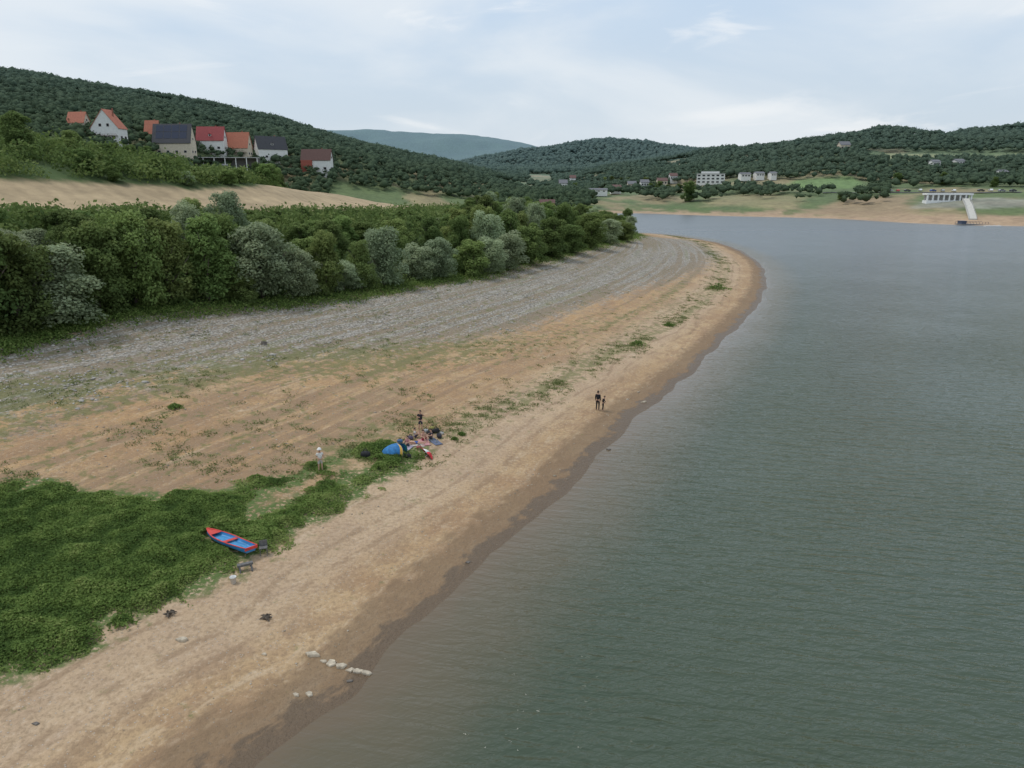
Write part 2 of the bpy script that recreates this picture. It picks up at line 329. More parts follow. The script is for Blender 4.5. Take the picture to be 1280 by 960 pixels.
wfm=(D_.ravel()[faces]<1.0).any(1); fw=faces[wfm]; u,inv=np.unique(fw,return_inverse=True)
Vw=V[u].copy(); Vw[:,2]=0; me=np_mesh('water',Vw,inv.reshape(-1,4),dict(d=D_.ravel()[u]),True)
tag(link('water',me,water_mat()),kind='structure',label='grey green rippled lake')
# ------------------------------------------------------------ leaves
def leaf_quads(c,size,nrm=None,asp=.6,rng=RNG):
    n=len(c); r=rng.normal(size=(n,3)); r=r if nrm is None else nrm+.75*r; r/=np.linalg.norm(r,axis=1,keepdims=True)+1e-9
    a=np.cross(r,rng.normal(size=(n,3))); a/=np.linalg.norm(a,axis=1,keepdims=True)+1e-9; b=np.cross(r,a); s=np.asarray(size)[:,None]
    V=np.stack([c+a*s,c+b*s*asp,c-a*s,c-b*s*asp],1).reshape(-1,3); return V,np.arange(4*n).reshape(n,4)
def make_crown(seed,W=4.0,Ht=9.0,low=.05,n=12000,leaf=.15,lob=46,point=0):
    r=np.random.default_rng(seed); cs=[];ns=[];vv=[]
    for k in range(lob):
        zz=low+ ((k+.5)/lob)**.85*(.88-low); prof=math.sin(math.pi*min(1,(.24+.72*zz)))**.6 if not point else (1.04-zz)**.5
        ang=k*2.4+r.uniform(-.6,.6); rad=r.uniform(.1,.76)*W*prof; lr=W*r.uniform(.16,.36)*(.6+.4*prof)
        c=np.array([math.cos(ang)*rad,math.sin(ang)*rad,zz*Ht*.95]); m=int(n/lob*(lr/(W*.24))**1.4)
        dr=r.normal(size=(m,3)); dr/=np.linalg.norm(dr,axis=1,keepdims=True); dr[:,2]=np.where(dr[:,2]<-.5,-dr[:,2],dr[:,2])
        q=c+dr*lr*(.5+.7*r.random((m,1))**.8)*np.array([1,1,.85]); lt=r.uniform(-.11,.11)
        cs.append(q); ns.append(dr*.8+[0,0,.9]); vv.append(np.clip(.42+.24*dr[:,2]+lt+.10*r.normal(size=m)+.3*(zz-.5),0,1))  # painted top light: upper and upward leaves lighter, plus random tone
    c=np.concatenate(cs); nn=np.concatenate(ns); v=np.concatenate(vv); k=c[:,2]>.1; c,nn,v=c[k],nn[k],v[k]
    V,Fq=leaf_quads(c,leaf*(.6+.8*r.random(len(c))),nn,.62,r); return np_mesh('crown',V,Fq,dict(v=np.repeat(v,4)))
def make_trunk(seed,Ht=9.0):
    r=random.Random(seed); b=MB(); pts=[(0,0,-.8),(0.02,0,.2),(r.uniform(-.2,.2),r.uniform(-.2,.2),Ht*.3),(r.uniform(-.4,.4),r.uniform(-.4,.4),Ht*.6),(r.uniform(-.4,.4),r.uniform(-.4,.4),Ht*.85)]
    b.tube(pts,[.3,.22,.17,.1,.03],8)
    for k in range(6):
        a=r.uniform(0,6.28); z=Ht*r.uniform(.1,.5); L=r.uniform(1.5,2.8); b.tube([(0,0,z),(math.cos(a)*L*.5,math.sin(a)*L*.5,z+L*.5),(math.cos(a)*L,math.sin(a)*L,z+L*1.1)],[.11,.07,.02],6)
    me=bpy.data.meshes.new('trunk'); me.from_pydata(b.v,[],b.f); return me
bark=mat('bark',(.13,.11,.085),.9,.4,8,.5)
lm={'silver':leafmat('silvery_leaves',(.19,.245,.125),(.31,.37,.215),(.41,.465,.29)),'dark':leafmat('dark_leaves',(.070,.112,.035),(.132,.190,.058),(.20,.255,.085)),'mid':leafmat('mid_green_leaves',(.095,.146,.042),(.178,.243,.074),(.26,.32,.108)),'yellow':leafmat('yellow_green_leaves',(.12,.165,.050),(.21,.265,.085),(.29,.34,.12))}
crowns={}
for k,kd in enumerate(('silver','dark','mid','yellow')):
    crowns[kd]=[]
    for j in range(3):
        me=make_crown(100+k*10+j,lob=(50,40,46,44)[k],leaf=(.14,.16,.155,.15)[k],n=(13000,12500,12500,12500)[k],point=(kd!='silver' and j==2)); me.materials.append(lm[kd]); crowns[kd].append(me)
trunks=[make_trunk(s) for s in range(3)]
for t in trunks: t.materials.append(bark)
KW={'silver':'silvery green willow','dark':'dark green broadleaf tree','mid':'mid green broadleaf tree','yellow':'yellow green broadleaf tree'}
placed=[]; NT=[0]
def tree(x,y,h,w,kind,label,group=None,z=None,name='tree'):
    z=H(x,y) if z is None else z
    if name=='tree': NT[0]+=1
    r=thing(name,label,'tree' if name!='shrub' else 'shrub',(x,y,float(z)-.1),random.uniform(0,6.28),group)
    i=random.randrange(3); c=link('crown',crowns[kind][i],None,r); t=link('trunk',trunks[random.randrange(3)],None,r)
    r.scale=(w/8.0,w/8.0,h/9.4); placed.append((x,y,w)); return r
ORD=['first','second','third','fourth','fifth','sixth','seventh','eighth','ninth','tenth','eleventh','twelfth','thirteenth','fourteenth','fifteenth','sixteenth','seventeenth','eighteenth','nineteenth','twentieth']
front=[(-25,432,240,120,'dark'),(30,424,268,96,'dark'),(80,414,290,122,'silver'),(128,396,262,88,'dark'),(172,388,244,84,'mid'),(215,384,256,88,'yellow'),(262,382,252,86,'mid'),(330,378,262,96,'silver'),(375,376,300,62,'silver'),(302,380,322,52,'yellow'),(430,366,320,54,'silver'),(408,372,278,54,'mid'),(480,360,272,64,'silver'),(520,352,298,54,'silver'),(550,350,288,50,'silver'),(452,364,290,46,'yellow'),(590,346,294,52,'mid'),(612,342,290,48,'silver'),(636,338,282,48,'silver'),(662,332,276,46,'mid'),(690,324,264,48,'dark'),(712,318,274,42,'mid'),(738,312,258,42,'mid'),(762,306,268,38,'silver'),(780,302,274,28,'mid')]
front.sort()
cnt={}
for (px,py,ty,wp,kd) in front:
    x,y,z=hit(px,py); dep=project(x,y,z)[2]; y2=y+wp*.22*dep/F; x=x*y2/y; y=y2; z=float(H(x,y)); w=wp*dep/F*1.14; h=z_at(y,ty)-z
    cnt[kd]=cnt.get(kd,0)+1
    tree(x,y,max(h,2),w,kd,'%s at the gravel edge, %s of its colour from the left'%(KW[kd],ORD[cnt[kd]-1]),'trees along the gravel edge',z)
capx=[-100,0,22,40,85,95,108,125,150,180,205,250,285,310,350,395,420,445,500,560,600,620,680,740,790,820]
capy=[215,235,262,266,264,224,242,254,236,246,262,222,228,262,264,262,250,268,268,262,242,236,248,250,262,280]
def grow(cands,space,n,fn):
    k=0
    for (x,y) in cands:
        if k>=n: break
        if all((x-a)**2+(y-b)**2>space*space for a,b,_ in placed[-400:]):
            if fn(x,y): k+=1
    return k
HOUSES=[('h_far',96,164,28,153,141,'x',-.1),('h_a',134,181,46,161,139,'y',-.1),('h_b',190,180,20,167,152,'x',0),('h_c',217,199,60,178,157,'x',-.05),('h_d',264,193,42,175,160,'x',.0),('h_e',298,199,36,184,167,'x',-.15),('h_f',338,204,48,186,172,'x',.75),('h_g',396,219,46,200,188,'x',-.05),('pav',275,214,92,198,194,'f',.15)]
hp={}
for hh in HOUSES:
    x,y,z=hit(hh[1],hh[2]); hp[hh[0]]=(x,y,z,project(x,y,z)[2])
    placed.append((x,y+3,9)); placed.append((x,y+8,9))
def capfor(x,y,z):
    px=project(x,y,z)[0]; c=-999
    for hh in HOUSES:
        hx,hy,hz_,_=hp[hh[0]]
        if y<hy+2 and hh[1]-hh[3]*.5<px<hh[1]+hh[3]*.5: c=max(c,hh[2]-5)
    return px,c
def belt(x,y):
    b=samp(B_,x,y); f=samp(FI,x,y); d=samp(D_,x,y); px,py,dep=project(x,y,float(H(x,y)))
    if b>-3 or px<-60 or px>800 or d<22 or f>-1: return False
    lim=-34 if px<560 else -60
    if b<lim: return False
    z=float(H(x,y)); cy=float(np.interp(px,capx,capy))+random.uniform(-5,14); h=min(z_at(y,cy)-z,random.uniform(6,13))
    if h<2.0: return False
    kd=random.choices(['dark','mid','yellow','silver'],[.34,.40,.11,.15])[0]
    tree(x,y,h,min(h*.85+2,random.uniform(6.0,8.8)),kd,KW[kd]+' in the packed belt behind the gravel edge','%ss packed in the belt'%KW[kd],z); return True
cd=[(float(a),float(b)) for a,b in zip(RNG.uniform(-110,80,9000),RNG.uniform(50,330,9000))]
nb=grow(cd,5.2,150,belt)
def hill(x,y):
    b=samp(B_,x,y); f=samp(FI,x,y); d=samp(D_,x,y); z=float(H(x,y)); px,c=capfor(x,y,z); rr=math.hypot(x,y); py=project(x,y,z)[1]
    if px<-60 or px>720 or f>-1.5 or b>-30 or d<70 or rr>360: return False
    if 600<px and rr<240: return False
    h=random.uniform(5,10) if rr>190 or px<60 or px>420 else random.uniform(3,7)
    if px<600 and py>252: h=min(h,z_at(y,random.uniform(254,262))-z)
    if c>0: h=min(h,z_at(y,c+random.uniform(-3,3))-z)
    if px>420: h=min(h,z_at(y,random.uniform(192,222)+(px-420)*.12)-z)
    if h<1.2: return False
    sm=h<4
    if not sm and NT[0]>=262: return False
    kd=random.choices(['dark','mid','yellow','silver'],[.38,.44,.12,.06])[0]
    tree(x,y,h,max(h*.9,2.2)+random.uniform(0,1.5),kd,(KW[kd].replace('broadleaf tree','shrub').replace('willow','shrub') if sm else KW[kd])+' on the grassy slope near the hillside houses','%s on the hillside'%KW[kd]+(' low' if sm else ''),z,'shrub' if sm else 'tree'); return True
cd=[(float(a),float(b)) for a,b in zip(RNG.uniform(-260,60,14000),RNG.uniform(90,350,14000))]
nh=grow(cd,5.4,190,hill)
print('belt',nb,'hill',nh,NT)
bushm=leafmat('thicket_leaves',(.068,.108,.031),(.138,.195,.057),(.22,.27,.092),False)
def domes(xs,ys,R,Hh,label,per=150,leaf=.2,mt=None):
    n=len(xs); dr=RNG.normal(size=(n,per,3)); dr[...,2]=np.abs(dr[...,2]); dr/=np.linalg.norm(dr,axis=2,keepdims=True); z=H(xs,ys)
    k=(1+.35*np.sin(dr[...,0]*5+RNG.uniform(0,6,(n,1)))*np.cos(dr[...,1]*5+RNG.uniform(0,6,(n,1))))[...,None]*RNG.uniform(.75,1.1,(n,per,1))
    c=dr*np.stack([R,R,Hh],-1)[:,None]*k+np.stack([xs,ys,z],-1)[:,None]; tn=RNG.uniform(-.28,.28,(n,1))
    v=np.clip(.35+tn+.3*dr[...,2]+RNG.normal(size=(n,per))*.15,0,1).ravel(); V_,F_=leaf_quads(c.reshape(-1,3),RNG.uniform(.7,1.3,n*per)*np.repeat(leaf*R/2,per),dr.reshape(-1,3),.65)  # random tone per dome; top light painted in, upper leaves lighter
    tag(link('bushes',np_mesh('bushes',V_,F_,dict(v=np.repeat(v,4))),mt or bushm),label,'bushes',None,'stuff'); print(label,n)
gx=RNG.uniform(-300,70,60000); gy=RNG.uniform(90,420,60000); z=H(gx,gy); b=samp(B_,gx,gy); f=samp(FI,gx,gy); d=samp(D_,gx,gy); px,py,dep=project(gx,gy,z)
R=RNG.uniform(1.3,3.4,len(gx)); Hh=R*RNG.uniform(.8,1.4,len(gx)); cap=np.full(len(gx),-999.0)
for hh in HOUSES:
    hx,hy,_,_=hp[hh[0]]; k=(gy<hy+1)&(np.abs(px-hh[1])<hh[3]*.5); cap=np.where(k,np.maximum(cap,hh[2]-5.0),cap)
    inside=(np.hypot(gx-hx,gy-hy-4)<6); b=np.where(inside,0,b)
low=(px<600)&(py>250); cap=np.where(low,RNG.uniform(255,263,len(gx)),cap)
zc=np.array([z_at(a,c_) if c_>0 else 1e9 for a,c_ in zip(gy,cap)]); Hh=np.minimum(Hh,zc-z)
k=(b<-24)&(f<-1)&(d>60)&(px>-70)&(px<760)&(np.hypot(gx,gy)<400)&(Hh>.4)&((fbm(gx/14,gy/14,33,3)>.30)|(px>400)|low)&(RNG.random(len(gx))<np.where(low,.34,.21))
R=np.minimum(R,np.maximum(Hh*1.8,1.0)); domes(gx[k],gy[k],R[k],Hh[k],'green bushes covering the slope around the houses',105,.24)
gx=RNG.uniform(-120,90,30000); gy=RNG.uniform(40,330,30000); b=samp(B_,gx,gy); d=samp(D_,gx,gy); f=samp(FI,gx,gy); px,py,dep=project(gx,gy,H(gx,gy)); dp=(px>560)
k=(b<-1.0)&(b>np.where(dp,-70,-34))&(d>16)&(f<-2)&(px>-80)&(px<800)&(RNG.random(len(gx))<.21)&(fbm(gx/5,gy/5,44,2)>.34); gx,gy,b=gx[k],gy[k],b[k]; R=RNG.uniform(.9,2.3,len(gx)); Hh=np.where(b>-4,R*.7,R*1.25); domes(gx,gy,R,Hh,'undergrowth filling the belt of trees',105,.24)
# ------------------------------------------------------------ far forest
bm=bmesh.new(); bmesh.ops.create_icosphere(bm,subdivisions=2,radius=1); IV=np.array([v.co[:] for v in bm.verts]); IF=np.array([[v.index for v in f.verts] for f in bm.faces]); bm.free()
bm=bmesh.new(); bmesh.ops.create_icosphere(bm,subdivisions=1,radius=1); IV1=np.array([v.co[:] for v in bm.verts]); IF1=np.array([[v.index for v in f.verts] for f in bm.faces]); bm.free()
def forest_mat():
    m=M('hazed_forest_leaves'); v=m.attr('v'); nL=m.noise(m.pos,.02,3)
    col=m.mix(v,(.044,.070,.026),(.078,.108,.038)); col=m.mix(m.math('MULTIPLY',m.ramp(nL,.45,.65),.4),col,(.08,.105,.038))
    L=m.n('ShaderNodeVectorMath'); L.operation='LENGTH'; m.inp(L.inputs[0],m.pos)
    haze_mix=m.math('SUBTRACT',1.0,m.math('POWER',2.71828,m.math('MULTIPLY',m.math('MAXIMUM',m.math('SUBTRACT',L.outputs['Value'],350.0),0.0),-1/2700)))
    col=m.mix(haze_mix,col,(.24,.345,.42)); m.set(Base_Color=col,Roughness=.95); m.b.inputs['Specular IOR Level'].default_value=.05  # leaf colour fades to blue with distance: haze put into the colour
    tr=m.n('ShaderNodeBsdfTranslucent'); m.inp(tr.inputs[0],col); ms=m.n('ShaderNodeMixShader'); ms.inputs[0].default_value=.25
    m.t.links.new(m.b.outputs[0],ms.inputs[1]); m.t.links.new(tr.outputs[0],ms.inputs[2]); m.t.links.new(ms.outputs[0],m.t.nodes['Material Output'].inputs[0]); return m.m
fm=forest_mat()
def forest(name,label,x0,x1,y0,y1,sp,cond,size=(1.2,3.2),fine=10):
    gx,gy=np.meshgrid(np.arange(x0,x1,sp),np.arange(y0,y1,sp)); gx=gx.ravel()+RNG.uniform(-1,1,gx.size)*sp; gy=gy.ravel()+RNG.uniform(-1,1,gy.size)*sp
    z=H(gx,gy); px,py,dep=project(gx,gy,z); k=cond(gx,gy,z,px,py)&(px>-60)&(px<1340); gx,gy,z=gx[k],gy[k],z[k]; n=len(gx)
    iv,if_=(IV1,IF1); R=size[0]+(size[1]-size[0])*RNG.random(n)**1.5; hh=R*RNG.uniform(.6,1.0,n); zo=hh*.2+2.6+2.6*fbm(gx/12,gy/12,7,2)
    V=iv[None]*(1+.4*RNG.uniform(-1,1,(n,len(iv),1))); V=V*np.stack([R*1.1,R*1.1,hh],-1)[:,None]+np.stack([gx,gy,z+zo],-1)[:,None]
    tv=RNG.random((n,1))*.4+.15; vv=np.clip(tv+.12*iv[None,:,2]+RNG.uniform(-.25,.25,(n,len(iv)))+.1,0,1); Fc=if_[None]+(np.arange(n)*len(iv))[:,None,None]  # random tone per tree, with brighter crown tops painted in as top light
    V=V.reshape(-1,3); Fc=Fc.reshape(-1,3); vv=vv.ravel()
    nt_=fine; dr=RNG.normal(size=(n,nt_,3)); dr[...,2]=np.abs(dr[...,2]); dr/=np.linalg.norm(dr,axis=2,keepdims=True)
    cc=(dr*np.stack([R,R,hh],-1)[:,None]*RNG.uniform(.9,1.5,(n,nt_,1))+np.stack([gx,gy,z+zo],-1)[:,None]).reshape(-1,3)
    LV,LF=leaf_quads(cc,RNG.uniform(.4,.95,len(cc))*size[1]/4.0,dr.reshape(-1,3)*.4+[0,0,.7],.75); lv=np.clip(np.repeat(tv,nt_,1)+.1*dr[...,2]+RNG.normal(size=(n,nt_))*.18+.1,0,1).ravel()
    LF3=np.concatenate([LF[:,[0,1,2]],LF[:,[0,2,3]]])+len(V)
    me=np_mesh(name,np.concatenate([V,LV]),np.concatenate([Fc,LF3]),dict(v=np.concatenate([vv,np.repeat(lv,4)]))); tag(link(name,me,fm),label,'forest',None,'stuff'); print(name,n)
nzf=lambda x,y,s: fbm(x/45,y/45,s,3)
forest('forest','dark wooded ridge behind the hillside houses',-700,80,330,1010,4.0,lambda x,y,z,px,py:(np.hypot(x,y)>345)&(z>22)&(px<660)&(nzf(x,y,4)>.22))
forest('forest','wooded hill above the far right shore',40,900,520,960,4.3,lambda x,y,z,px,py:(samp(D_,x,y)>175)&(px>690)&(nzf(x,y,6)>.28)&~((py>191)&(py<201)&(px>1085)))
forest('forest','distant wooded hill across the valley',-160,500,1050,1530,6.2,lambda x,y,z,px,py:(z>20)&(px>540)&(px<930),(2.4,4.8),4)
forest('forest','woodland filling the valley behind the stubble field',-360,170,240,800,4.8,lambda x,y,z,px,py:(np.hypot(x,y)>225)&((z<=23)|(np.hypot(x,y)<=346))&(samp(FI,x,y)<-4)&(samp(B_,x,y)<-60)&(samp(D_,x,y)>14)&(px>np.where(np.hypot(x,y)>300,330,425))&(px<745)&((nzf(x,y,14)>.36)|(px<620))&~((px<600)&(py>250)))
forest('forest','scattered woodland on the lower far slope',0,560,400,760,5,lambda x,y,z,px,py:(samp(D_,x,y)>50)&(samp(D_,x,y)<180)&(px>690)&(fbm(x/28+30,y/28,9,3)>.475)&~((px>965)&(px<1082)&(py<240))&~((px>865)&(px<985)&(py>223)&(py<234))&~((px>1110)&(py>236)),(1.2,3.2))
def fartree(px,py,h,w,kd,lab,grp=None):
    x,y,z=hit(px,py); tree(x,y,h,w,kd,lab,grp,z)
fartree(861,252,17,15,'dark','large dark round tree standing alone left of the white hotel')
fartree(1050,250,6,6,'mid','small round tree alone on the far grassy slope')
for i in range(34):
    px=random.uniform(690,1275); py=random.uniform(228,243) if px<1080 else random.uniform(228,237)
    if 866<px<985 and py>222: continue
    if 975<px<1075: continue
    x,y,z=hit(px,py)
    kd=random.choice(['dark','dark','mid','yellow']); tree(x,y,random.uniform(6,11),random.uniform(7,11),kd,KW[kd]+' among the buildings along the far shore','%s on the far shore'%KW[kd],z)
# ------------------------------------------------------------ ground cover
ba=np.array(hit(259,669)); bc=np.array(hit(314,697)); bmid=(ba+bc)/2; bdir=(ba-bc)[:2]; bL=np.linalg.norm(ba-bc); bdir=bdir/np.linalg.norm(bdir)
gx=RNG.uniform(min(p[0] for p in greenp),max(p[0] for p in greenp),700000); gy=RNG.uniform(min(p[1] for p in greenp),max(p[1] for p in greenp),700000)
g=samp(GG,gx,gy); nn=fbm(gx/1.6,gy/1.6,41,3); pr=project(gx,gy,H(gx,gy)); ed=g+(nn-.5)*4.0
right=sstep(320,450,pr[0]); bu=(gx-bmid[0])*bdir[0]+(gy-bmid[1])*bdir[1]; bv=-(gx-bmid[0])*bdir[1]+(gy-bmid[1])*bdir[0]; notboat=~((np.abs(bu)<bL/2)&(np.abs(bv)<.52))
k=notboat&(ed>0)&(pr[0]>-60)&(pr[1]<990)&(RNG.random(len(gx))<sstep(-.2,1.4,ed)*(1-.75*right*(fbm(gx/1.1,gy/1.1,77,2)<.5))); gx,gy,g,ed,nn=gx[k],gy[k],g[k],ed[k],nn[k]
dd=samp(D_,gx,gy); row=.5+.5*np.sin(dd*2.0+5*fbm(gx/5,gy/5,12,2)); md=fbm(gx/.8,gy/.8,19,2); hgt=(.06+.07*row+.18*nn+.28*md)*sstep(0,1.6,ed)+.03
big=fbm(gx/5,gy/5,55,3)
c=np.stack([gx,gy,H(gx,gy)+hgt*RNG.uniform(.6,1.05,len(gx))],-1)
V_,F_=leaf_quads(c,RNG.uniform(.04,.085,len(gx)),np.tile([0,0,1.3],(len(gx),1)),.6)
v=np.clip(.38+.16*row+.9*(big-.5)+1.0*(md-.5)+.3*(nn-.5)+RNG.normal(size=len(gx))*.15+.25*sstep(1.5,.2,ed),0,1)
cover=leafmat('ground_cover_leaves',(.078,.132,.032),(.168,.245,.060),(.28,.34,.105),False)
tag(link('ground_cover',np_mesh('ground_cover',V_,F_,dict(v=np.repeat(v,4))),cover),'dense low green plants covering the shore around the boat','plants',None,'stuff'); print('cover',len(gx))
def tufts(centres,per,spread,size,hh):
    cs=np.repeat(np.array(centres),per,0); n=len(cs); o=RNG.normal(size=(n,2))*spread; x=cs[:,0]+o[:,0]; y=cs[:,1]+o[:,1]; return np.stack([x,y,H(x,y)+RNG.uniform(.01,hh,n)],-1)
cen=[]
lp=np.array(linep); seg=np.linalg.norm(np.diff(lp,axis=0),axis=1); cum=np.r_[0,np.cumsum(seg)]
for i in range(2300):
    s=random.uniform(0,cum[-1]); j=np.searchsorted(cum,s)-1; j=max(0,min(j,len(lp)-2)); p=lp[j]+(lp[j+1]-lp[j])*(s-cum[j])/seg[j]; p=p+RNG.normal(size=2)*np.array([1.5,1.0])
    if fbm(p[0]/3.5,p[1]/3.5,91,3)>.5: cen.append(p)
for i in range(3000):
    px=random.uniform(-20,900); py=random.uniform(330,620); x,y=flat(px,py,2.5); d=float(samp(D_,x,y))
    if d>9 and samp(B_,x,y)>0 and fbm(x/4,y/4,63,3)+.25*float(samp(GS,x,y))>.67: cen.append(np.array([x,y]))
cc=tufts(cen,26,.24,.06,.10); V_,F_=leaf_quads(cc,RNG.uniform(.04,.09,len(cc)),np.tile([0,0,.8],(len(cc),1)),.5)
grassm=leafmat('shore_grass_leaves',(.10,.135,.04),(.155,.195,.06),(.27,.26,.115),False)
tag(link('grass',np_mesh('grass',V_,F_,dict(v=np.repeat(RNG.random(len(cc)),4))),grassm),'scattered green tufts along the sandy shore','grass',None,'stuff')
cen=[]
for i in range(2600):
    t=random.uniform(0,len(edge)-1.01); j=int(t); p=np.array(edge[j])*(1-t+j)+np.array(edge[j+1])*(t-j); p=p+RNG.normal(size=2)*1.6; cen.append(p)
cc=tufts(cen,16,.5,.1,.5); V_,F_=leaf_quads(cc,RNG.uniform(.08,.2,len(cc)),np.tile([0,0,.8],(len(cc),1)),.5)
tag(link('grass',np_mesh('grass',V_,F_,dict(v=np.repeat(RNG.random(len(cc)),4))),cover),'tall grass fringe between the gravel and the trees','grass',None,'stuff')
# ------------------------------------------------------------ stones
def stone_cloud(xs,ys,rs,name,label,matl,flatz=.55):
    n=len(xs); V=IV1[None]*(1+.3*RNG.uniform(-1,1,(n,len(IV1),1))); sc=np.stack([rs*RNG.uniform(.7,1.4,n),rs*RNG.uniform(.7,1.3,n),rs*flatz],-1); V=V*sc[:,None]
    V=V+np.stack([xs,ys,np.maximum(H(xs,ys),0)+rs*.12],-1)[:,None]; Fc=IF1[None]+(np.arange(n)*len(IV1))[:,None,None]
    tag(link(name,np_mesh(name,V.reshape(-1,3),Fc.reshape(-1,3),dict(v=np.repeat(RNG.random(n),len(IV1)))),matl),label,'stones',None,'stuff')
def stonemat(name,a,b):
    m=M(name); c=m.mix(m.attr('v'),a,b); nz=m.noise(m.pos,9,3); c=m.mix(m.math('MULTIPLY',nz,.35),c,tuple(x*.6 for x in a)); m.set(Base_Color=c,Roughness=.9,Normal=m.bump(nz,.4,.03)); return m.m
sm1=stonemat('grey_stones',(.30,.275,.235),(.53,.49,.435)); sm2=stonemat('pale_stones',(.24,.19,.135),(.50,.43,.34))
gx=RNG.uniform(-80,80,150000); gy=RNG.uniform(45,300,150000); gv=samp(GR,gx,gy)+(fbm(gx/5,gy/5,14,3)-.5)*16-.5; k=(gv>0)&(samp(B_,gx,gy)>-.5)&(RNG.random(len(gx))<np.clip(90/np.maximum(gy,60),.0,1)*sstep(0,5,gv)*.8); gx,gy=gx[k],gy[k]; print('gravel',len(gx))
stone_cloud(gx,gy,RNG.uniform(.05,.15,len(gx))*(1+.8*(RNG.random(len(gx))>.95)),'gravel','grey broken stones below the trees',sm1)
gx=RNG.uniform(-40,90,300000); gy=RNG.uniform(12,300,300000); d=samp(D_,gx,gy); pz=fbm(gx/3,gy/3,71,3); pr=np.exp(-((d-2.8)/1.3)**2)*.22*sstep(.42,.58,pz)+.016*sstep(.45,.6,pz); k=(d>-.1)&(d<22)&(samp(GG,gx,gy)<0)&(RNG.random(len(gx))<pr); gx,gy=gx[k],gy[k]; print('shore stones',len(gx))
stone_cloud(gx,gy,RNG.uniform(.02,.065,len(gx))*(1+1.5*(RNG.random(len(gx))>.955)),'pebbles','small pale pebbles along the waterline',sm2)
gx=RNG.uniform(-75,60,40000); gy=RNG.uniform(40,200,40000); d=samp(D_,gx,gy); k=(d>9)&(samp(GR,gx,gy)<2)&(samp(B_,gx,gy)>0)&(samp(GG,gx,gy)<0)&(fbm(gx/6,gy/6,88,3)>.46)&(RNG.random(len(gx))<.4); gx,gy=gx[k],gy[k]
stone_cloud(gx,gy,RNG.uniform(.03,.09,len(gx)),'pebbles','loose stones strewn over the upper sand',sm2)
rockm=mat('rock_pale',(.47,.40,.30),.9,.3,5,.4); rockd=mat('rock_dark',(.16,.14,.12),.9,.3,5,.4)
def rock(px,py,wpx,label,m=rockm,group=None,flatz=.17):
    x,y,z=hit(px,py); dep=project(x,y,z)[2]; r=wpx*dep/F/2; N_=random.choice([4,5,5,6]); an=sorted(i*2*math.pi/N_+random.uniform(-.35,.35) for i in range(N_)); asp=random.uniform(.55,.85)
    rr_=[random.uniform(.8,1.15) for _ in an]; tx,ty_=random.uniform(-.2,.2),random.uniform(-.3,.1); vs=[]
    for zz,sc in ((-.5,.95),(.55,1.0),(1.0,.88)):
        for a,q in zip(an,rr_): X=r*q*sc*math.cos(a); Y=r*q*sc*asp*math.sin(a); vs.append((X,Y,zz*r*flatz*2+(tx*X+ty_*Y)*(zz>0)))
    fs=[tuple(range(N_))[::-1],tuple(2*N_+i for i in range(N_))]
    for l in range(2):
        for i in range(N_): fs.append((l*N_+i,l*N_+(i+1)%N_,(l+1)*N_+(i+1)%N_,(l+1)*N_+i))
    o=MB().add(vs,fs).build('rock',m,None,False,r*.04); o.location=(x,y,max(z,0)); o.rotation_euler.z=random.uniform(-.6,.6); tag(o,label,'rock',group)
for i,(px,py,w) in enumerate([(390,819,21),(404,827,11),(414,830,16),(427,833,18),(438,838,12),(447,840,15),(459,842,15)]): rock(px,py,w,'pale angular rock at the waterline, %s from the left in the short row'%ORD[i],group='row of rocks at the waterline')
rock(370,869,12,'pale rock below the rock row, left one of two'); rock(387,868,13,'pale rock below the rock row, right one of two')
rock(228,800,17,'flat pale stone lying on the sand below the dark driftwood'); rock(330,431,9,'single dark boulder on the grey gravel',rockd,None,.5)
rock(761,562,7,'stone just in the water beside the shore, right of the others',rockd); rock(805,503,8,'pale rock on the sand edge right of the two walkers'); rock(437,852,9,'small brownish rock just below the rock row',rockd)
rock(585,703,7,'small brown stone at the waterline right of the track',rockd); rock(330,818,9,'flat stone in the sand above the rock row'); rock(45,905,10,'brown stone in the lower left sand',rockd)
def driftwood(px,py,label):
    x,y,z=hit(px,py); r=thing('driftwood',label,'driftwood',(x,y,z)); b=MB()
    for k in range(9):
        a=random.uniform(0,6.28); L=random.uniform(.15,.4); b.tube([(0,0,.06),(math.cos(a)*L*.5,math.sin(a)*L*.5,random.uniform(.08,.22)),(math.cos(a)*L,math.sin(a)*L,random.uniform(.0,.15))],[.1,.06,.015],6)
    b.build('roots',mat('wet_wood',(.10,.08,.06),.9,.4,9,.5),r)
driftwood(333,774,'dark tangle of driftwood lying alone on the open sand'); driftwood(211,769,'dark tangle of driftwood at the edge of the green plants')
def plant(px,py,wpx,label,kd='mid'):
    x,y,z=hit(px,py); dep=project(x,y,z)[2]; w=wpx*dep/F; n=420; o=RNG.normal(size=(n,2))*w*.22; hh=.22*w*np.exp(-(o**2).sum(1)/(w*.3)**2); c=np.stack([o[:,0],o[:,1],hh*RNG.uniform(.2,1.1,n)+.03],-1)
    V_,F_=leaf_quads(c,RNG.uniform(.06,.13,n)*max(1,dep/90),np.tile([0,0,.9],(n,1)),.55); r=thing('plant',label,'plant',(x,y,z)); link('leaves',np_mesh('leaves',V_,F_,dict(v=np.repeat(RNG.random(n)*.8,4))),cover,r)
    b=MB(); 
    for k in range(5): a=k*1.26; b.tube([(0,0,-.05),(math.cos(a)*w*.15,math.sin(a)*w*.15,.12*w+.05)],[.02,.006],5)
    b.build('stem',bark,r)
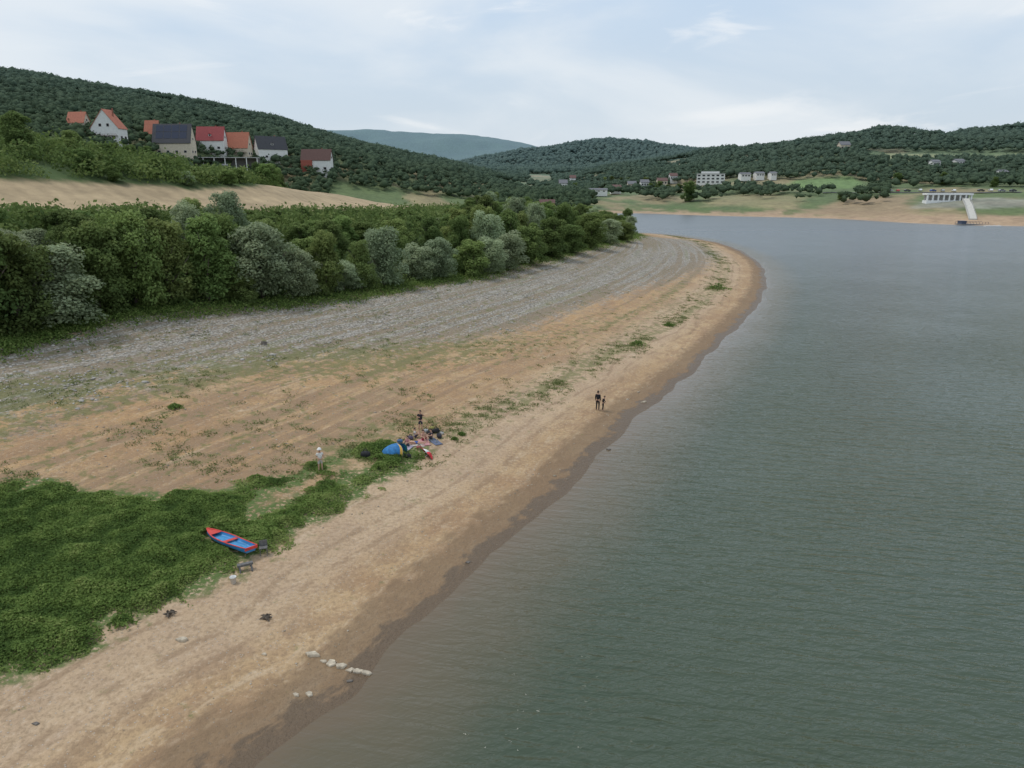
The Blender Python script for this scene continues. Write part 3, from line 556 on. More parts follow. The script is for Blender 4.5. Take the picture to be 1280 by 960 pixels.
plant(797,431,26,'low green bush alone on the sand above the walkers'); plant(897,361,30,'low green bush alone near the tip of the shore'); plant(836,407,16,'small green bush between two larger ones along the shore'); plant(218,509,20,'small green plant alone on the left sand flat'); plant(152,776,34,'leafy green plant separated from the dense plants above the lower sand'); plant(577,543,10,'tiny plant right of the beach camp'); plant(568,549,8,'very small plant close to the right of the black bags')
# ------------------------------------------------------------ houses
glass=mat('window_glass',(.02,.022,.026),.5,.1,2,0,0,.15); wframe=mat('white_frame',(.72,.70,.66),.6,.05); brownframe=mat('brown_frame',(.13,.07,.04),.7,.1)
def roofmat(name,c):
    m=M(name); tc=m.n('ShaderNodeTexCoord').outputs['Object']; x,y,z=m.sep(tc); w=m.math('SINE',m.math('MULTIPLY',z,28)); w2=m.math('SINE',m.math('MULTIPLY',x,18)); nz=m.noise(tc,1.2,4)
    col=m.mix(nz,tuple(k*.65 for k in c),tuple(k*1.3 for k in c)); m.set(Base_Color=col,Roughness=.75,Normal=m.bump(m.math('ADD',w,w2),.5,.05)); return m.m
RM={'orange':roofmat('orange_roof_tiles',(.42,.145,.085)),'crimson':roofmat('crimson_roof_tiles',(.32,.06,.06)),'black':roofmat('dark_roof_tiles',(.065,.065,.072)),'brown':roofmat('brown_roof_tiles',(.12,.06,.05)),'grey':roofmat('grey_roof_tiles',(.15,.15,.16))}
WM={'white':mat('white_render',(.72,.71,.67),.85,.06,1),'cream':mat('cream_render',(.60,.52,.40),.85,.1,1),'grey':mat('grey_render',(.42,.41,.39),.85,.1,1),'yellow':mat('yellow_render',(.60,.45,.17),.85,.1,1)}
def window(parent,x,z,w,h,y,side=False,fr=wframe):
    b=MB(); t=.1
    def bx(bb,a0,a1,c0,c1,d0,d1):
        if side: bb.box(y+d0 if y>0 else y-d1, y+d1 if y>0 else y-d0,a0,a1,c0,c1)
        else: bb.box(a0,a1,y-d1,y-d0,c0,c1)
    for (a0,a1,c0,c1) in ((x-w/2,x-w/2+t,z,z+h),(x+w/2-t,x+w/2,z,z+h),(x-w/2+t,x+w/2-t,z,z+t),(x-w/2+t,x+w/2-t,z+h-t,z+h)): bx(b,a0,a1,c0,c1,.003,.12)
    o=b.build('window',fr,parent); g=MB(); bx(g,x-w/2+t+.002,x+w/2-t-.002,z+t+.002,z+h-t-.002,.02,.08); g.build('pane',glass,o)
def house(label,x,y,z,w,l,hw,rh,rdir,rz,wm,rm,name='house',wins=3,storeys=1,chim=True,balcony=False,solar=False,group=None,simple=False,fr=wframe,dormer=False,redwall=False):
    r=thing(name,label,'house',(x,y,z),rz,group); b=MB(); f0=-3
    b.prism(([(-w/2,f0),(w/2,f0),(w/2,hw),(0,hw+rh),(-w/2,hw)]) if rdir=='y' else [(-l/2,f0),(l/2,f0),(l/2,hw),(0,hw+rh),(-l/2,hw)],-l/2 if rdir=='y' else -w/2,l/2 if rdir=='y' else w/2,'y' if rdir=='y' else 'x')
    b.build('wall',WM[wm],r)
    if redwall: rw=MB(); rw.box(-w/2-.02,-w*.12,-l/2-.9,-l/2-.13,-2.5,hw*.95); rw.build('brick_annexe',mat('red_brick',(.34,.10,.07),.9,.25,5),r)
    half=(w if rdir=='y' else l)/2; ln=(l if rdir=='y' else w)/2; ov=.45; t=.24; sl=rh/half
    prof=[(-half-ov,hw-sl*ov),(0,hw+rh),(half+ov,hw-sl*ov),(half+ov,hw-sl*ov+t),(0,hw+rh+t),(-half-ov,hw-sl*ov+t)]; prof=[(u,q+.02) for u,q in prof]
    rb=MB(); rb.prism(prof,-ln-ov,ln+ov,'y' if rdir=='y' else 'x'); ro=rb.build('roof',RM[rm],r)
    if chim:
        cb=MB(); cx=w*.18; cy=l*.12; cb.box(cx-.35,cx+.35,cy-.3,cy+.3,hw+rh*.4,hw+rh+.9).box(cx-.42,cx+.42,cy-.37,cy+.37,hw+rh+.902,hw+rh+1.02); cb.build('chimney',mat('brick_chimney',(.30,.13,.09),.9,.3,4),ro)
    if dormer:
        dw=1.9; u0=.22; y0=-half*(1-u0)-.0; z0=hw+rh*u0; hd_=1.5; y1=-half*(1-(u0+hd_/rh)) if rh>hd_*1.2 else -.3
        db_=MB(); db_.box(-dw/2,dw/2,y0,y1,z0-.3,z0+hd_); dm=db_.build('dormer',WM[wm],r); rf=MB(); rf.prism([(-dw/2-.3,z0+hd_+.003),(0,z0+hd_+.8),(dw/2+.3,z0+hd_+.003)],y0-.3,y1+.8,'y'); rf.build('dormer_roof',RM[rm],dm)
        gp=MB(); gp.box(-.6,.6,y0-.07,y0-.01,z0+.45,z0+1.3); gp.build('dormer_window',glass,dm)
    if solar:
        for i in range(4):
            for j in range(2):
                pb=MB(); x0=-w*.42+i*w*.21; u0=.15+.4*j
                def pt(xx,u,off): return (xx,-half*(1-u)-0.0-off*math.sin(math.atan(sl)),hw+rh*u+t+.06+off)
                c=[pt(x0,u0,0),pt(x0+w*.19,u0,0),pt(x0+w*.19,u0+.36,0),pt(x0,u0+.36,0)]; c2=[(a,b_-.02,cc_+.05) for a,b_,cc_ in c]
                pb.add(c+c2,[(0,1,2,3),(4,5,6,7),(0,1,5,4),(1,2,6,5),(2,3,7,6),(3,0,4,7)]); pb.build('solar_panel',mat('solar_cell',(.02,.025,.05),.2,.2,3,0,0,.6),ro)
    if wins:
        sh_=hw/storeys; zl=.36 if not simple else .28
        for s_ in range(storeys):
            for i in range(wins):
                xx=(-.5+(i+.5)/wins)*w*.92; wh=min(1.6,sh_*.46); window(r,xx,s_*sh_+sh_*zl,min(2.0,w/wins*.62),wh,-l/2,False,fr)
            if not simple:
                for i in range(2): window(r,(-.5+(i+.5)/2)*l*.9,s_*sh_+sh_*.36,1.8,min(1.6,sh_*.46),w/2,True,fr)
        if rdir=='y' and not simple:
            for xx in (-w*.14,w*.14): window(r,xx,hw+rh*.08,min(1.6,w*.22),min(1.7,rh*.42),-l/2,False,fr)
        if rdir=='x' and not simple and rh>1.6: window(r,0,hw+rh*.1,1.5,min(1.4,rh*.5),w/2,True,fr)
    if not simple:
        db=MB(); db.box(-.5,.5,-l/2-.16,-l/2-.125,0,min(2.05,hw*.75)); do=db.build('door',mat('brown_door',(.14,.07,.035),.6,.2),r); hb=MB(); hb.box(.32,.42,-l/2-.2,-l/2-.162,.95,1.02); hb.build('handle',mat('metal_handle',(.5,.5,.5),.3,.1,3,0,.9),do)
    if balcony:
        bz=min(hw-.3,hw*.55); bb=MB(); bb.box(-w*.46,w*.46,-l/2-1.5,-l/2-.22,bz-.17,bz); bo=bb.build('balcony',brownframe,r); rl=MB()
        rl.box(-w*.46,w*.46,-l/2-1.5,-l/2-1.42,bz+.75,bz+.85)
        for i in range(12): xx=-w*.46+i*w*.92/11; rl.box(xx-.04,xx+.04,-l/2-1.49,-l/2-1.43,bz+.003,bz+.75)
        rl.build('railing',brownframe,bo)
    return r
def nh_(key,label,l,wm,rm,ws=.80,**kw):
    for hh in HOUSES:
        if hh[0]==key: break
    x,y,z,dep=hp[key]; k=dep/F; house(label,x,y+l/2,z,hh[3]*k*ws,l,(hh[2]-hh[4])*k,(hh[4]-hh[5])*k,hh[6],hh[7],wm,rm,**kw)
nh_('h_far','farthest left house, only its orange roof showing over the trees',7,'cream','orange',wins=2)
nh_('h_a','white gabled house with steep orange roof and wooden balcony',9,'white','orange',wins=3,balcony=True,fr=brownframe)
nh_('h_b','narrow cream house with orange roof tucked behind the dark roofed one',7,'cream','orange',wins=1)
nh_('h_c','large cream house with dark roof covered in solar panels',8,'cream','black',wins=4,solar=True)
nh_('h_d','white house with deep crimson roof between dark and orange roofs',7,'white','crimson',wins=3,dormer=True)
nh_('h_e','cream house with orange red roof right of the crimson roof',7,'cream','orange',wins=2,balcony=True)
nh_('h_f','white house with dark grey roof beside the orange roofed one',7,'white','black',wins=2,dormer=True)
nh_('h_g','white house with brown roof and red brick part, rightmost on the hillside',7,'white','brown',wins=3,storeys=1,fr=brownframe,redwall=True)
x,y,z,dep=hp['pav']; k=dep/F; w=92*k; h=(214-198)*k; r=thing('pavilion','long low flat roofed pavilion with open dark bays below the houses','building',(x,y+3,z),.15)
b=MB(); b.box(-w/2,w/2,3,3.3,-3,h); b.box(-w/2,-w/2+.3,-3,2.99,-3,h).box(w/2-.3,w/2,-3,2.99,-3,h); b.build('wall',mat('dark_wall',(.14,.13,.12),.8,.2),r)
b=MB(); b.box(-w/2-.4,w/2+.4,-3.6,3.6,h+.003,h+.45); b.build('roof',WM['grey'],r)
b=MB(); b.box(-w/2,w/2,-3.6,2.98,-2.5,.0); b.build('terrace',WM['grey'],r)
for i in range(8): xx=-w/2+.5+i*(w-1)/7; b=MB(); b.box(xx-.25,xx+.25,-3.3,-2.84,.003,h); b.build('column',WM['white'],r)
b=MB(); b.box(-w*.1,w*.1,-3.0,-2.9,.003,h*.55); b.build('wall_panel',WM['grey'],r)
def fh(px,py,wpx,hpx,rpx,wm,rm,label,rd='x',st=1,wins=3,name='house',l=9,raise_=0,grp=None,rz=0):
    x,y,z=hit(px,py); dep=project(x,y,z)[2]; k=dep/F; house(label,x,y+l/2,z+raise_,wpx*k,l,hpx*k,rpx*k,rd,rz,wm,rm,name,wins,st,False,False,False,grp,True)
fh(684,266,18,9,4,'yellow','brown','small yellow walled house half hidden in the spit trees',l=6,raise_=1.5)
far=[(704,240,10,6,5,'white','grey','small white house with grey roof at the valley mouth, leftmost on the far side'),(716,233,7,6,4,'white','brown','little white house high behind the spit trees, second from the left on the far side'),(748,246,22,3,2,'white','grey','long low white shed left of the dark lone tree, nearest the water'),(770,243,12,4,3,'white','brown','small white house with brown roof right of the long low shed'),(790,240,10,5,4,'cream','grey','small cream house with grey roof on the far valley slope'),(806,238,10,5,4,'white','grey','small white house, second left of the dark lone tree'),(828,236,12,5,4,'cream','brown','cream house with brown roof next left of the dark lone tree'),(842,230,9,5,4,'white','brown','white house with brown roof just above the dark lone tree'),(932,227,12,4,2,'white','grey','white low building first to the right of the hotel'),(950,226,10,4,2,'white','grey','white low building second to the right of the hotel'),(967,226,7,4,2,'white','grey','white low building third to the right of the hotel'),(1056,192,12,6,5,'cream','grey','cream house among the trees high on the wooded right hill'),(1170,213,9,5,3,'white','grey','small white house above the parked cars'),(1200,212,10,5,3,'white','grey','white house above the far colonnade'),(1255,225,9,4,3,'white','grey','small white house near the right edge above the road')]
for (px,py,w,h,rr_,wm,rm,lab) in far: fh(px,py,w,h,rr_*.8,wm,rm,lab,raise_=3.5)
x,y,z=hit(890,231); dep=project(x,y,z)[2]; k=dep/F; w=34*k; hh_=15*k; r=thing('hotel','white multi storey hotel with flat roof beyond the far shore','building',(x,y+6,z+.8),-.25)
b=MB(); b.box(-w/2,w/2,-5,5,-4,hh_*.8).box(-w*.35,w*.3,-3,5,hh_*.803,hh_); b.build('wall',WM['white'],r)
b=MB(); b.box(-w/2-.4,w/2+.4,-5.4,5.3,hh_*.8+.004,hh_*.8+.35); b.build('roof_slab',WM['grey'],r)
for s_ in range(3):
    for i in range(6): window(r,-w/2+(i+.5)*w/6,s_*hh_*.26+.9,w/6*.6,1.4,-5,False)
bw=mat('bright_white_paint',(.80,.80,.78),.7,.03,1)
x,y,z=hit(1187,252); dep=project(x,y,z)[2]; k=dep/F; w=54*k; h=9*k; r=thing('colonnade','white open colonnade with flat roof on the far right bank','building',(x,y+3,z+.5),-.1); 
b=MB(); b.box(-w/2,w/2,-3,3,-2.5,.15); b.build('base',bw,r); b=MB(); b.box(-w/2-.3,w/2+.3,-3.3,3.3,h-1.0,h); b.build('roof',bw,r); b=MB(); b.box(-w/2+.3,w/2-.3,1.4,1.7,.153,h-1.003); b.build('wall',WM['grey'],r)
for i in range(9): xx=-w/2+.5+i*(w-1)/8; b=MB(); b.box(xx-.4,xx+.4,-2.9,-2.1,.153,h-1.003); b.build('column',bw,r)
P0=np.array(hit(1207,251)); P1=np.array(hit(1216,275)); hd=(P1-P0)[:2]; Lr=float(np.linalg.norm(hd)); hd/=Lr; sd2=np.array([-hd[1],hd[0]]); N_=18; hw_=1.9
ts=np.linspace(0,1,N_+1); cxy=np.array([P0[:2]+(P1-P0)[:2]*t for t in ts]); gz=np.array([max(float(H(*c)),float(H(*(c+sd2*hw_))),float(H(*(c-sd2*hw_))),0) for c in cxy]); line=(P0[2]+1.4)*(1-ts)+.9*ts; topz=np.maximum(gz+.7,line)
vs=[];fs=[]
for c,zz in zip(cxy,topz):
    for s_,dz_ in ((-hw_,0),(hw_,0),(hw_,-.8),(-hw_,-.8)): q=c+sd2*s_; vs.append((q[0],q[1],zz+dz_))
for i in range(N_):
    for k in range(4): a=i*4+k; b_=i*4+(k+1)%4; fs.append((a,b_,b_+4,a+4))
fs+=[(0,1,2,3),tuple(N_*4+k for k in (3,2,1,0))]
r=thing('ramp','pale ramp sloping from the colonnade down to the pontoon','ramp',(0,0,0)); MB().add(vs,fs).build('deck',mat('ramp_concrete',(.50,.48,.43),.95,.12,1,0,0,.1),r)
for s_ in (-hw_+.15,hw_-.15):
    b=MB(); top_=[]
    for i in range(N_+1):
        c=cxy[i]+sd2*s_; zz=float(topz[i]); b.box(c[0]-.06,c[0]+.06,c[1]-.06,c[1]+.06,zz,zz+.9); top_.append((c[0],c[1],zz+.93))
    b.tube(top_,.06,5); b.build('railing',WM['grey'],r)
x,y,_=hit(1215,280); r=thing('pontoon','dark floating pontoon with railings at the end of the ramp','pontoon',(x,y,0)); b=MB(); b.box(-7,6.5,-3,3,-.2,.55); b.build('deck',mat('pontoon_deck',(.2,.2,.2),.8,.2),r)
for s_ in (-2.9,2.9):
    b=MB(); b.box(-7,6.5,s_-.05,s_+.05,1.5,1.6)
    for i in range(10): b.box(-7+i*1.5-.05,-7+i*1.5+.05,s_-.05,s_+.05,.553,1.5)
    b.build('railing',mat('dark_blue_metal',(.06,.08,.12),.5,.2),r)
b=MB(); b.box(-6.5,-4,-1.8,1.8,.553,1.9).box(-6.7,-3.8,-2.1,2.1,1.903,2.05); b.build('cabin',mat('cabin_dark',(.07,.09,.14),.6,.2),r)
x,y,_=hit(1241,283); r=thing('jetty','thin white floating jetty right of the dark pontoon','jetty',(x,y,0)); b=MB(); b.box(-4,4,-.9,.9,-.2,.35); b.build('deck',WM['white'],r)
for i in range(4): b=MB(); b.tube([(-3.5+i*2.3,.8,-.2),(-3.5+i*2.3,.8,1.1)],.08,6); b.build('post',WM['grey'],r)
# cars
def car_parts():
    b=MB(); prof=[(-2.1,.35),(2.1,.35),(2.15,.7),(2.0,.9),(1.1,1.0),(.55,1.42),(-1.1,1.45),(-1.75,1.05),(-2.12,.95)]; b.prism(prof,-.85,.85,'y')
    g=MB(); g.prism([(-1.5,1.02),(.95,1.02),(.5,1.36),(-1.05,1.38)],-.865,.865,'y'); w=MB(); w.tube([(0,-.1,0),(0,.1,0)],.32,14); return b,g,w
CM=[mat('car_white',(.75,.75,.75),.25,.03,1,0,0,.6),mat('car_dark',(.04,.04,.05),.25,.1,1,0,0,.6),mat('car_red',(.4,.03,.03),.25,.1,1,0,0,.6),mat('car_silver',(.4,.41,.42),.3,.05,1,0,.5),mat('car_blue',(.05,.1,.3),.25,.1,1,0,0,.6)]; CN=['white','black','red','silver','blue']
tyre=mat('tyre',(.02,.02,.02),.8)
bb,gg_,ww=car_parts(); seen={}
seq=[0,1,3,0,2,1,0,4,3,0,1,0,3,1]
for i,px in enumerate([1076,1086,1097,1112,1122,1134,1150,1166,1178,1192,1226,1238,1252,1266]):
    x,y,z=hit(px,239.5+random.uniform(-.6,.6)); c=seq[i]; seen[c]=seen.get(c,0)+1
    r=thing('parked_car','%s car on the far road, %s %s one from the left'%(CN[c],ORD[seen[c]-1],CN[c]),'car',(x,y,z+.25),random.choice([0,.2,1.3]),'cars parked above the far bank')
    bb.build('body',CM[c],r); gg_.build('window',glass,r)
    for sx in (-1.3,1.3):
        for sy in (-.8,.8): o=ww.build('wheel',tyre,r); o.location=(sx,sy,.32)
rp=[hit(px,241)[:2] for px in (1010,1060,1120,1180,1240,1300)]
vs=[];fs=[]
RP=chaikin(rp,2,False)
for i,p in enumerate(RP):
    q=RP[min(i+1,len(RP)-1)]; o=RP[max(i-1,0)]; t=(q-o)/np.linalg.norm(q-o); nn_=np.array([-t[1],t[0]])
    for s_ in (-3,3): u_=p+nn_*s_; vs.append((float(u_[0]),float(u_[1]),float(max(H(*u_),H(*p)))+.15))
for i in range(len(RP)-1): fs.append((2*i,2*i+1,2*i+3,2*i+2))
me=bpy.data.meshes.new('road'); me.from_pydata(vs,[],fs); tag(link('road',me,mat('asphalt_far',(.12,.12,.12),.9,.2)),kind='structure')
# ------------------------------------------------------------ boat
def boat():
    a=Vector(hit(259,669)); c=Vector(hit(314,697)); mid=(a+c)/2; ang=math.atan2(a.y-c.y,a.x-c.x); L=(a-c).length; print('boat L',L)
    r=thing('rowing_boat','blue rowing boat with red rim and red seat pulled up in the green plants','boat',(mid.x,mid.y,mid.z+.22),ang); r.rotation_euler=(0.14,-.03,ang); r.scale=(L/4,.72,.52)
    N=17; xs=np.linspace(-2,2,N); 
    def hw(t): return .56+.16*math.sin(math.pi*min(1,(t+2)/4*.9)) if t<0.2 else max(.03,.72*(1-((t-.2)/1.85)**2.1))
    def top(t): return .46+.03*t*t+(.1*((t-.5)/1.5)**2 if t>.5 else 0)
    def bot(t): return .0+(.22*((t-.8)/1.2)**2 if t>.8 else 0)
    V=[];Fq=[]
    prof=lambda t,i: [(t,-hw(t)+i,top(t)),(t,-hw(t)*.9+i,bot(t)+.22),(t,-hw(t)*.74+i,bot(t)+(.14 if i else 0)),(t,hw(t)*.74-i,bot(t)+(.14 if i else 0)),(t,hw(t)*.9-i,bot(t)+.22),(t,hw(t)-i,top(t))]
    for layer,i in ((0,0),(1,.035)):
        for t in xs:
            ii=min(i,hw(t)*.4); V+=prof(t*(1-.015*layer),ii)
    K=6
    for ly in (0,1):
        for n in range(N-1):
            for k in range(K-1): q=ly*N*K+n*K+k; Fq.append((q,q+1,q+K+1,q+K))
        Fq.append(tuple(ly*N*K+k for k in range(K))); Fq.append(tuple(ly*N*K+(N-1)*K+k for k in range(K)))
    for n in range(N-1):
        for k in (0,K-1): q=n*K+k; p=N*K+q; Fq.append((q,q+K,p+K,p))
    me=bpy.data.meshes.new('hull'); me.from_pydata(V,[],Fq); bm=bmesh.new(); bm.from_mesh(me); bmesh.ops.recalc_face_normals(bm,faces=bm.faces); bm.to_mesh(me); bm.free()
    blue=mat('boat_blue_paint',(.04,.22,.46),.45,.2,3,.1); red=mat('boat_red_paint',(.58,.055,.04),.5,.2,3,.1)
    link('hull',me,blue,r)
    for sg in (-1,1):
        b=MB(); b.tube([(t,sg*(hw(t)-.01),top(t)+.02) for t in xs],.05,8); b.build('gunwale',red,r,True)
    b=MB(); b.box(-2.06,-2.0,-.57,.57,.3,.62); b.build('transom',red,r)
    b=MB(); b.box(-.25,0,-hw(-.1)+.05,hw(-.1)-.05,.34,.39); b.build('seat',red,r,False,.008)
    b=MB(); b.box(-1.95,-1.6,-hw(-1.7)+.05,hw(-1.7)-.05,.33,.38); b.build('stern_seat',blue,r,False,.008)
    b=MB(); b.add([(1.15,-hw(1.15)+.03,top(1.15)),(1.15,hw(1.15)-.03,top(1.15)),(1.95,0.03,top(1.95)),(1.95,-.03,top(1.95)),(1.15,-hw(1.15)+.03,top(1.15)-.03),(1.15,hw(1.15)-.03,top(1.15)-.03),(1.95,0.03,top(1.95)-.03),(1.95,-.03,top(1.95)-.03)],[(0,1,2,3),(4,7,6,5),(0,4,5,1),(1,5,6,2),(2,6,7,3),(3,7,4,0)]); b.build('bow_deck',red,r)
    b=MB(); b.box(-1.5,1.1,-.3,.3,.145,.17); b.build('floor_board',mat('boat_floor',(.06,.25,.46),.7,.2,4),r)
    for sg in (-1,1): b=MB(); b.tube([(.1,sg*(hw(.1)),.50),(.1,sg*hw(.1),.62)],.02,6); b.build('oarlock',mat('steel',(.4,.4,.4),.4,.1,3,0,.8),r)
boat()
greywood=mat('grey_wood',(.13,.125,.12),.9,.3,6,.3)
x,y,z=hit(307,712); r=thing('trestle','dark grey wooden trestle on the sand under the boat stern','trestle',(x,y,z),.5); b=MB(); b.box(-.4,.4,-.12,.12,.26,.38); b.build('beam',greywood,r)
for sx in (-.3,.3):
    for sy in (-1,1): b=MB(); b.tube([(sx,sy*.05,.26),(sx,sy*.28,-.02)],.045,6); b.build('leg',greywood,r)
x,y,z=hit(330,693); r=thing('stool','small grey stool standing in the plants right of the boat stern','stool',(x,y,z),.3); b=MB(); b.box(-.22,.22,-.2,.2,.42,.47); b.build('seat',greywood,r,False,.01); b=MB(); b.box(-.22,.22,.17,.2,.475,.8); b.build('backrest',greywood,r,False,.01)
for sx in (-.18,.18):
    for sy in (-.16,.16): b=MB(); b.box(sx-.02,sx+.02,sy-.02,sy+.02,-.03,.42); b.build('leg',greywood,r)
def lathe(prof,n=20):
    b=MB(); v=[(q*math.cos(t*2*math.pi/n),q*math.sin(t*2*math.pi/n),z) for q,z in prof for t in range(n)]; f=[(i*n+t,i*n+(t+1)%n,(i+1)*n+(t+1)%n,(i+1)*n+t) for i in range(len(prof)-1) for t in range(n)]; b.add(v,f); return b
x,y,z=hit(292,729); r=thing('bucket','white plastic bucket on the sand below the boat','bucket',(x,y,z)); r.scale=(.85,.85,.95); lathe([(.001,.0),(.15,.0),(.19,.38),(.205,.38),(.205,.40),(.175,.40),(.14,.03),(.001,.03)]).build('body',mat('white_plastic',(.68,.68,.66),.4,.05),r,True)
b=MB(); b.tube([(.2*math.cos(a),-.02-.12*math.sin(a),.38+.08*math.sin(a)) for a in np.linspace(0,math.pi,9)],.008,5); b.build('handle',mat('steel',(.4,.4,.4)),r)
# ------------------------------------------------------------ people
skin=mat('skin',(.50,.30,.21),.55,.08,6); 
def skinmesh(name,verts,rad,edges,m,parent,root=0,sub=2):
    me=bpy.data.meshes.new(name); me.from_pydata([tuple(v) for v in verts],edges,[]); o=link(name,me,m,parent); md=o.modifiers.new('skin','SKIN'); md.use_smooth_shade=True
    for i,rr_ in enumerate(rad): me.skin_vertices[0].data[i].radius=rr_ if hasattr(rr_,'__len__') else (rr_,rr_)
    me.skin_vertices[0].data[root].use_root=True; s=o.modifiers.new('sub','SUBSURF'); s.levels=sub; s.render_levels=sub; return o
STAND=dict(pel=(0,0,.95),wai=(0,0,1.10),che=(0,0,1.32),nek=(0,0,1.48),hd0=(0,-.015,1.59),hd1=(0,-.02,1.69),shL=(.17,0,1.41),elL=(.23,.03,1.14),wrL=(.24,-.05,.90),shR=(-.17,0,1.41),elR=(-.23,.03,1.14),wrR=(-.24,-.05,.90),hpL=(.09,0,.90),knL=(.11,-.02,.50),anL=(.12,.03,.08),toL=(.14,-.14,.035),hpR=(-.09,0,.90),knR=(-.11,-.02,.50),anR=(-.12,.03,.08),toR=(-.14,-.14,.035))
RAD=dict(pel=(.15,.11),wai=(.125,.095),che=(.16,.115),nek=.05,hd0=(.088,.10),hd1=(.10,.115),shL=.062,elL=.045,wrL=.030,hpL=.092,knL=.058,anL=.040,toL=(.044,.03)); 
for k in list(RAD):
    if k.endswith('L'): RAD[k[:-1]+'R']=RAD[k]
ED=[('pel','wai'),('wai','che'),('che','nek'),('nek','hd0'),('hd0','hd1'),('che','shL'),('shL','elL'),('elL','wrL'),('che','shR'),('shR','elR'),('elR','wrR'),('pel','hpL'),('hpL','knL'),('knL','anL'),('anL','toL'),('pel','hpR'),('hpR','knR'),('knR','anR'),('anR','toR')]
def person(label,px,py,rz,pose={},h=1.75,top=None,bottom=None,shortleg=False,longsleeve=False,hat=None,hair=(.04,.025,.015),zoff=0):
    x,y,z=hit(px,py); r=thing('person',label,'person',(x,y,z+zoff),rz); sc=h/1.78; r.scale=(sc,)*3
    J={k:Vector(v) for k,v in {**STAND,**pose}.items()}; keys=list(J); vs=[J[k] for k in keys]; rad=[RAD[k] for k in keys]; ed=[(keys.index(a),keys.index(b)) for a,b in ED]
    for sd_ in 'LR':
        w=J['wr'+sd_]; e=J['el'+sd_]; d=(w-e).normalized(); palm=w+d*.075; vs.append(palm); rad.append((.036,.02)); pi=len(vs)-1; ed.append((keys.index('wr'+sd_),pi)); side=d.cross(Vector((1,0.1,.1))).normalized()
        for q,(o_,ln_) in enumerate(((-.03,.06),(-.01,.075),(.01,.08),(.028,.062))):
            vs.append(palm+side*o_+d*ln_+Vector((0,-.015,0))); rad.append(.009); ed.append((pi,len(vs)-1))
        vs.append(w+d*.05-side*.055+Vector((0,-.02,0))); rad.append(.011); ed.append((pi,len(vs)-1))
    skinmesh('body',vs,rad,ed,skin,r,keys.index('pel'))
    J2=dict(J); J2['col']=J['che'].lerp(J['nek'],.62); RD2=dict(RAD); RD2['col']=(.10,.08); RD2['pelT']=(.125,.105); J2['pelT']=J['pel'].lerp(J['wai'],.35)
    def cloth(name,ks,eds,mul,m,over={}):
        ks=list(ks); vv=[over.get(k,J2[k]) for k in ks]; rr_=[]
        for k in ks:
            q=RD2[k]; q=q if hasattr(q,'__len__') else (q,q); rr_.append((q[0]*mul,q[1]*mul))
        skinmesh(name,vv,rr_,[(ks.index(a),ks.index(b)) for a,b in eds],m,r,0)
    if top:
        m=mat('cloth_'+'_'.join('%02d'%int(c*99) for c in top),top,.85,.15,9); ov={} if longsleeve else {'elL':J['shL'].lerp(J['elL'],.6),'elR':J['shR'].lerp(J['elR'],.6)}
        ks=['che','wai','pel','col','shL','elL','shR','elR']; es=[('che','wai'),('wai','pel'),('che','col'),('che','shL'),('shL','elL'),('che','shR'),('shR','elR')]
        if longsleeve: ks+=['wrL','wrR']; es+=[('elL','wrL'),('elR','wrR')]
        cloth('shirt',ks,es,1.2,m,ov)
    if bottom:
        m=mat('cloth_'+'_'.join('%02d'%int(c*99) for c in bottom),bottom,.85,.15,9); ov={'knL':J['hpL'].lerp(J['knL'],.8),'knR':J['hpR'].lerp(J['knR'],.8)} if shortleg else {}
        ks=['pelT','pel','hpL','knL','hpR','knR']; es=[('pelT','pel'),('pel','hpL'),('hpL','knL'),('pel','hpR'),('hpR','knR')]
        if not shortleg: ks+=['anL','anR']; es+=[('knL','anL'),('knR','anR')]
        cloth('trousers' if not shortleg else 'shorts',ks,es,1.14,m,ov)
    hd=(J['hd0']+J['hd1'])/2; up=(J['hd1']-J['nek']).normalized()
    rot=up.to_track_quat('Z','Y').to_matrix()
    vv=np.array([ (rot@Vector((v[0]*.10,v[1]*.115,v[2]*.12))) + hd+Vector((0,.018,0))+up*.025 for v in IV])
    keep=[f for f in IF if all((IV[i][2]>-.25 or IV[i][1]>.2) and not (IV[i][1]<-.35 and IV[i][2]<.5) for i in f)]
    link('hair',np_mesh('hair',vv,np.array(keep),None,True),mat('hair_'+'_'.join('%02d'%int(c*99) for c in hair),hair,.6,.2,20),r)
    fc=hd+Vector((0,-.088,.0))
    for sx in (-.032,.032): b=MB(); b.tube([fc+Vector((sx,.0,.01)),fc+Vector((sx,-.008,.01))],[.012,.008],8); b.build('eye',mat('eye_dark',(.03,.02,.02),.3),r)
    b=MB(); b.tube([fc+Vector((0,.0,.005)),fc+Vector((0,-.025,-.02)),fc+Vector((0,-.005,-.03))],[.008,.014,.006],6); b.build('nose',skin,r,True)
    b=MB(); b.tube([fc+Vector((-.022,-.004,-.055)),fc+Vector((0,-.010,-.057)),fc+Vector((.022,-.004,-.055))],.006,6); b.build('mouth',mat('lips',(.35,.12,.1),.5),r)
    if hat:
        b=lathe([(.17,-.005),(.175,.0),(.125,.012),(.12,.07),(.085,.115),(.002,.125)],18); o=b.build('hat',mat('hat_cloth',hat,.9,.05),r,True); o.location=hd+up*.065+Vector((0,.01,0))
    return r
bend=dict(elL=(.27,.02,1.16),wrL=(.15,-.2,1.12),elR=(-.27,.02,1.16),wrR=(-.12,-.2,1.10))
person('person in black clothes standing at the waterline beside a smaller figure',747,513,2.6,dict(wrR=(-.25,-.02,.90)),1.95,(.012,.012,.015),(.012,.012,.015),False,True)
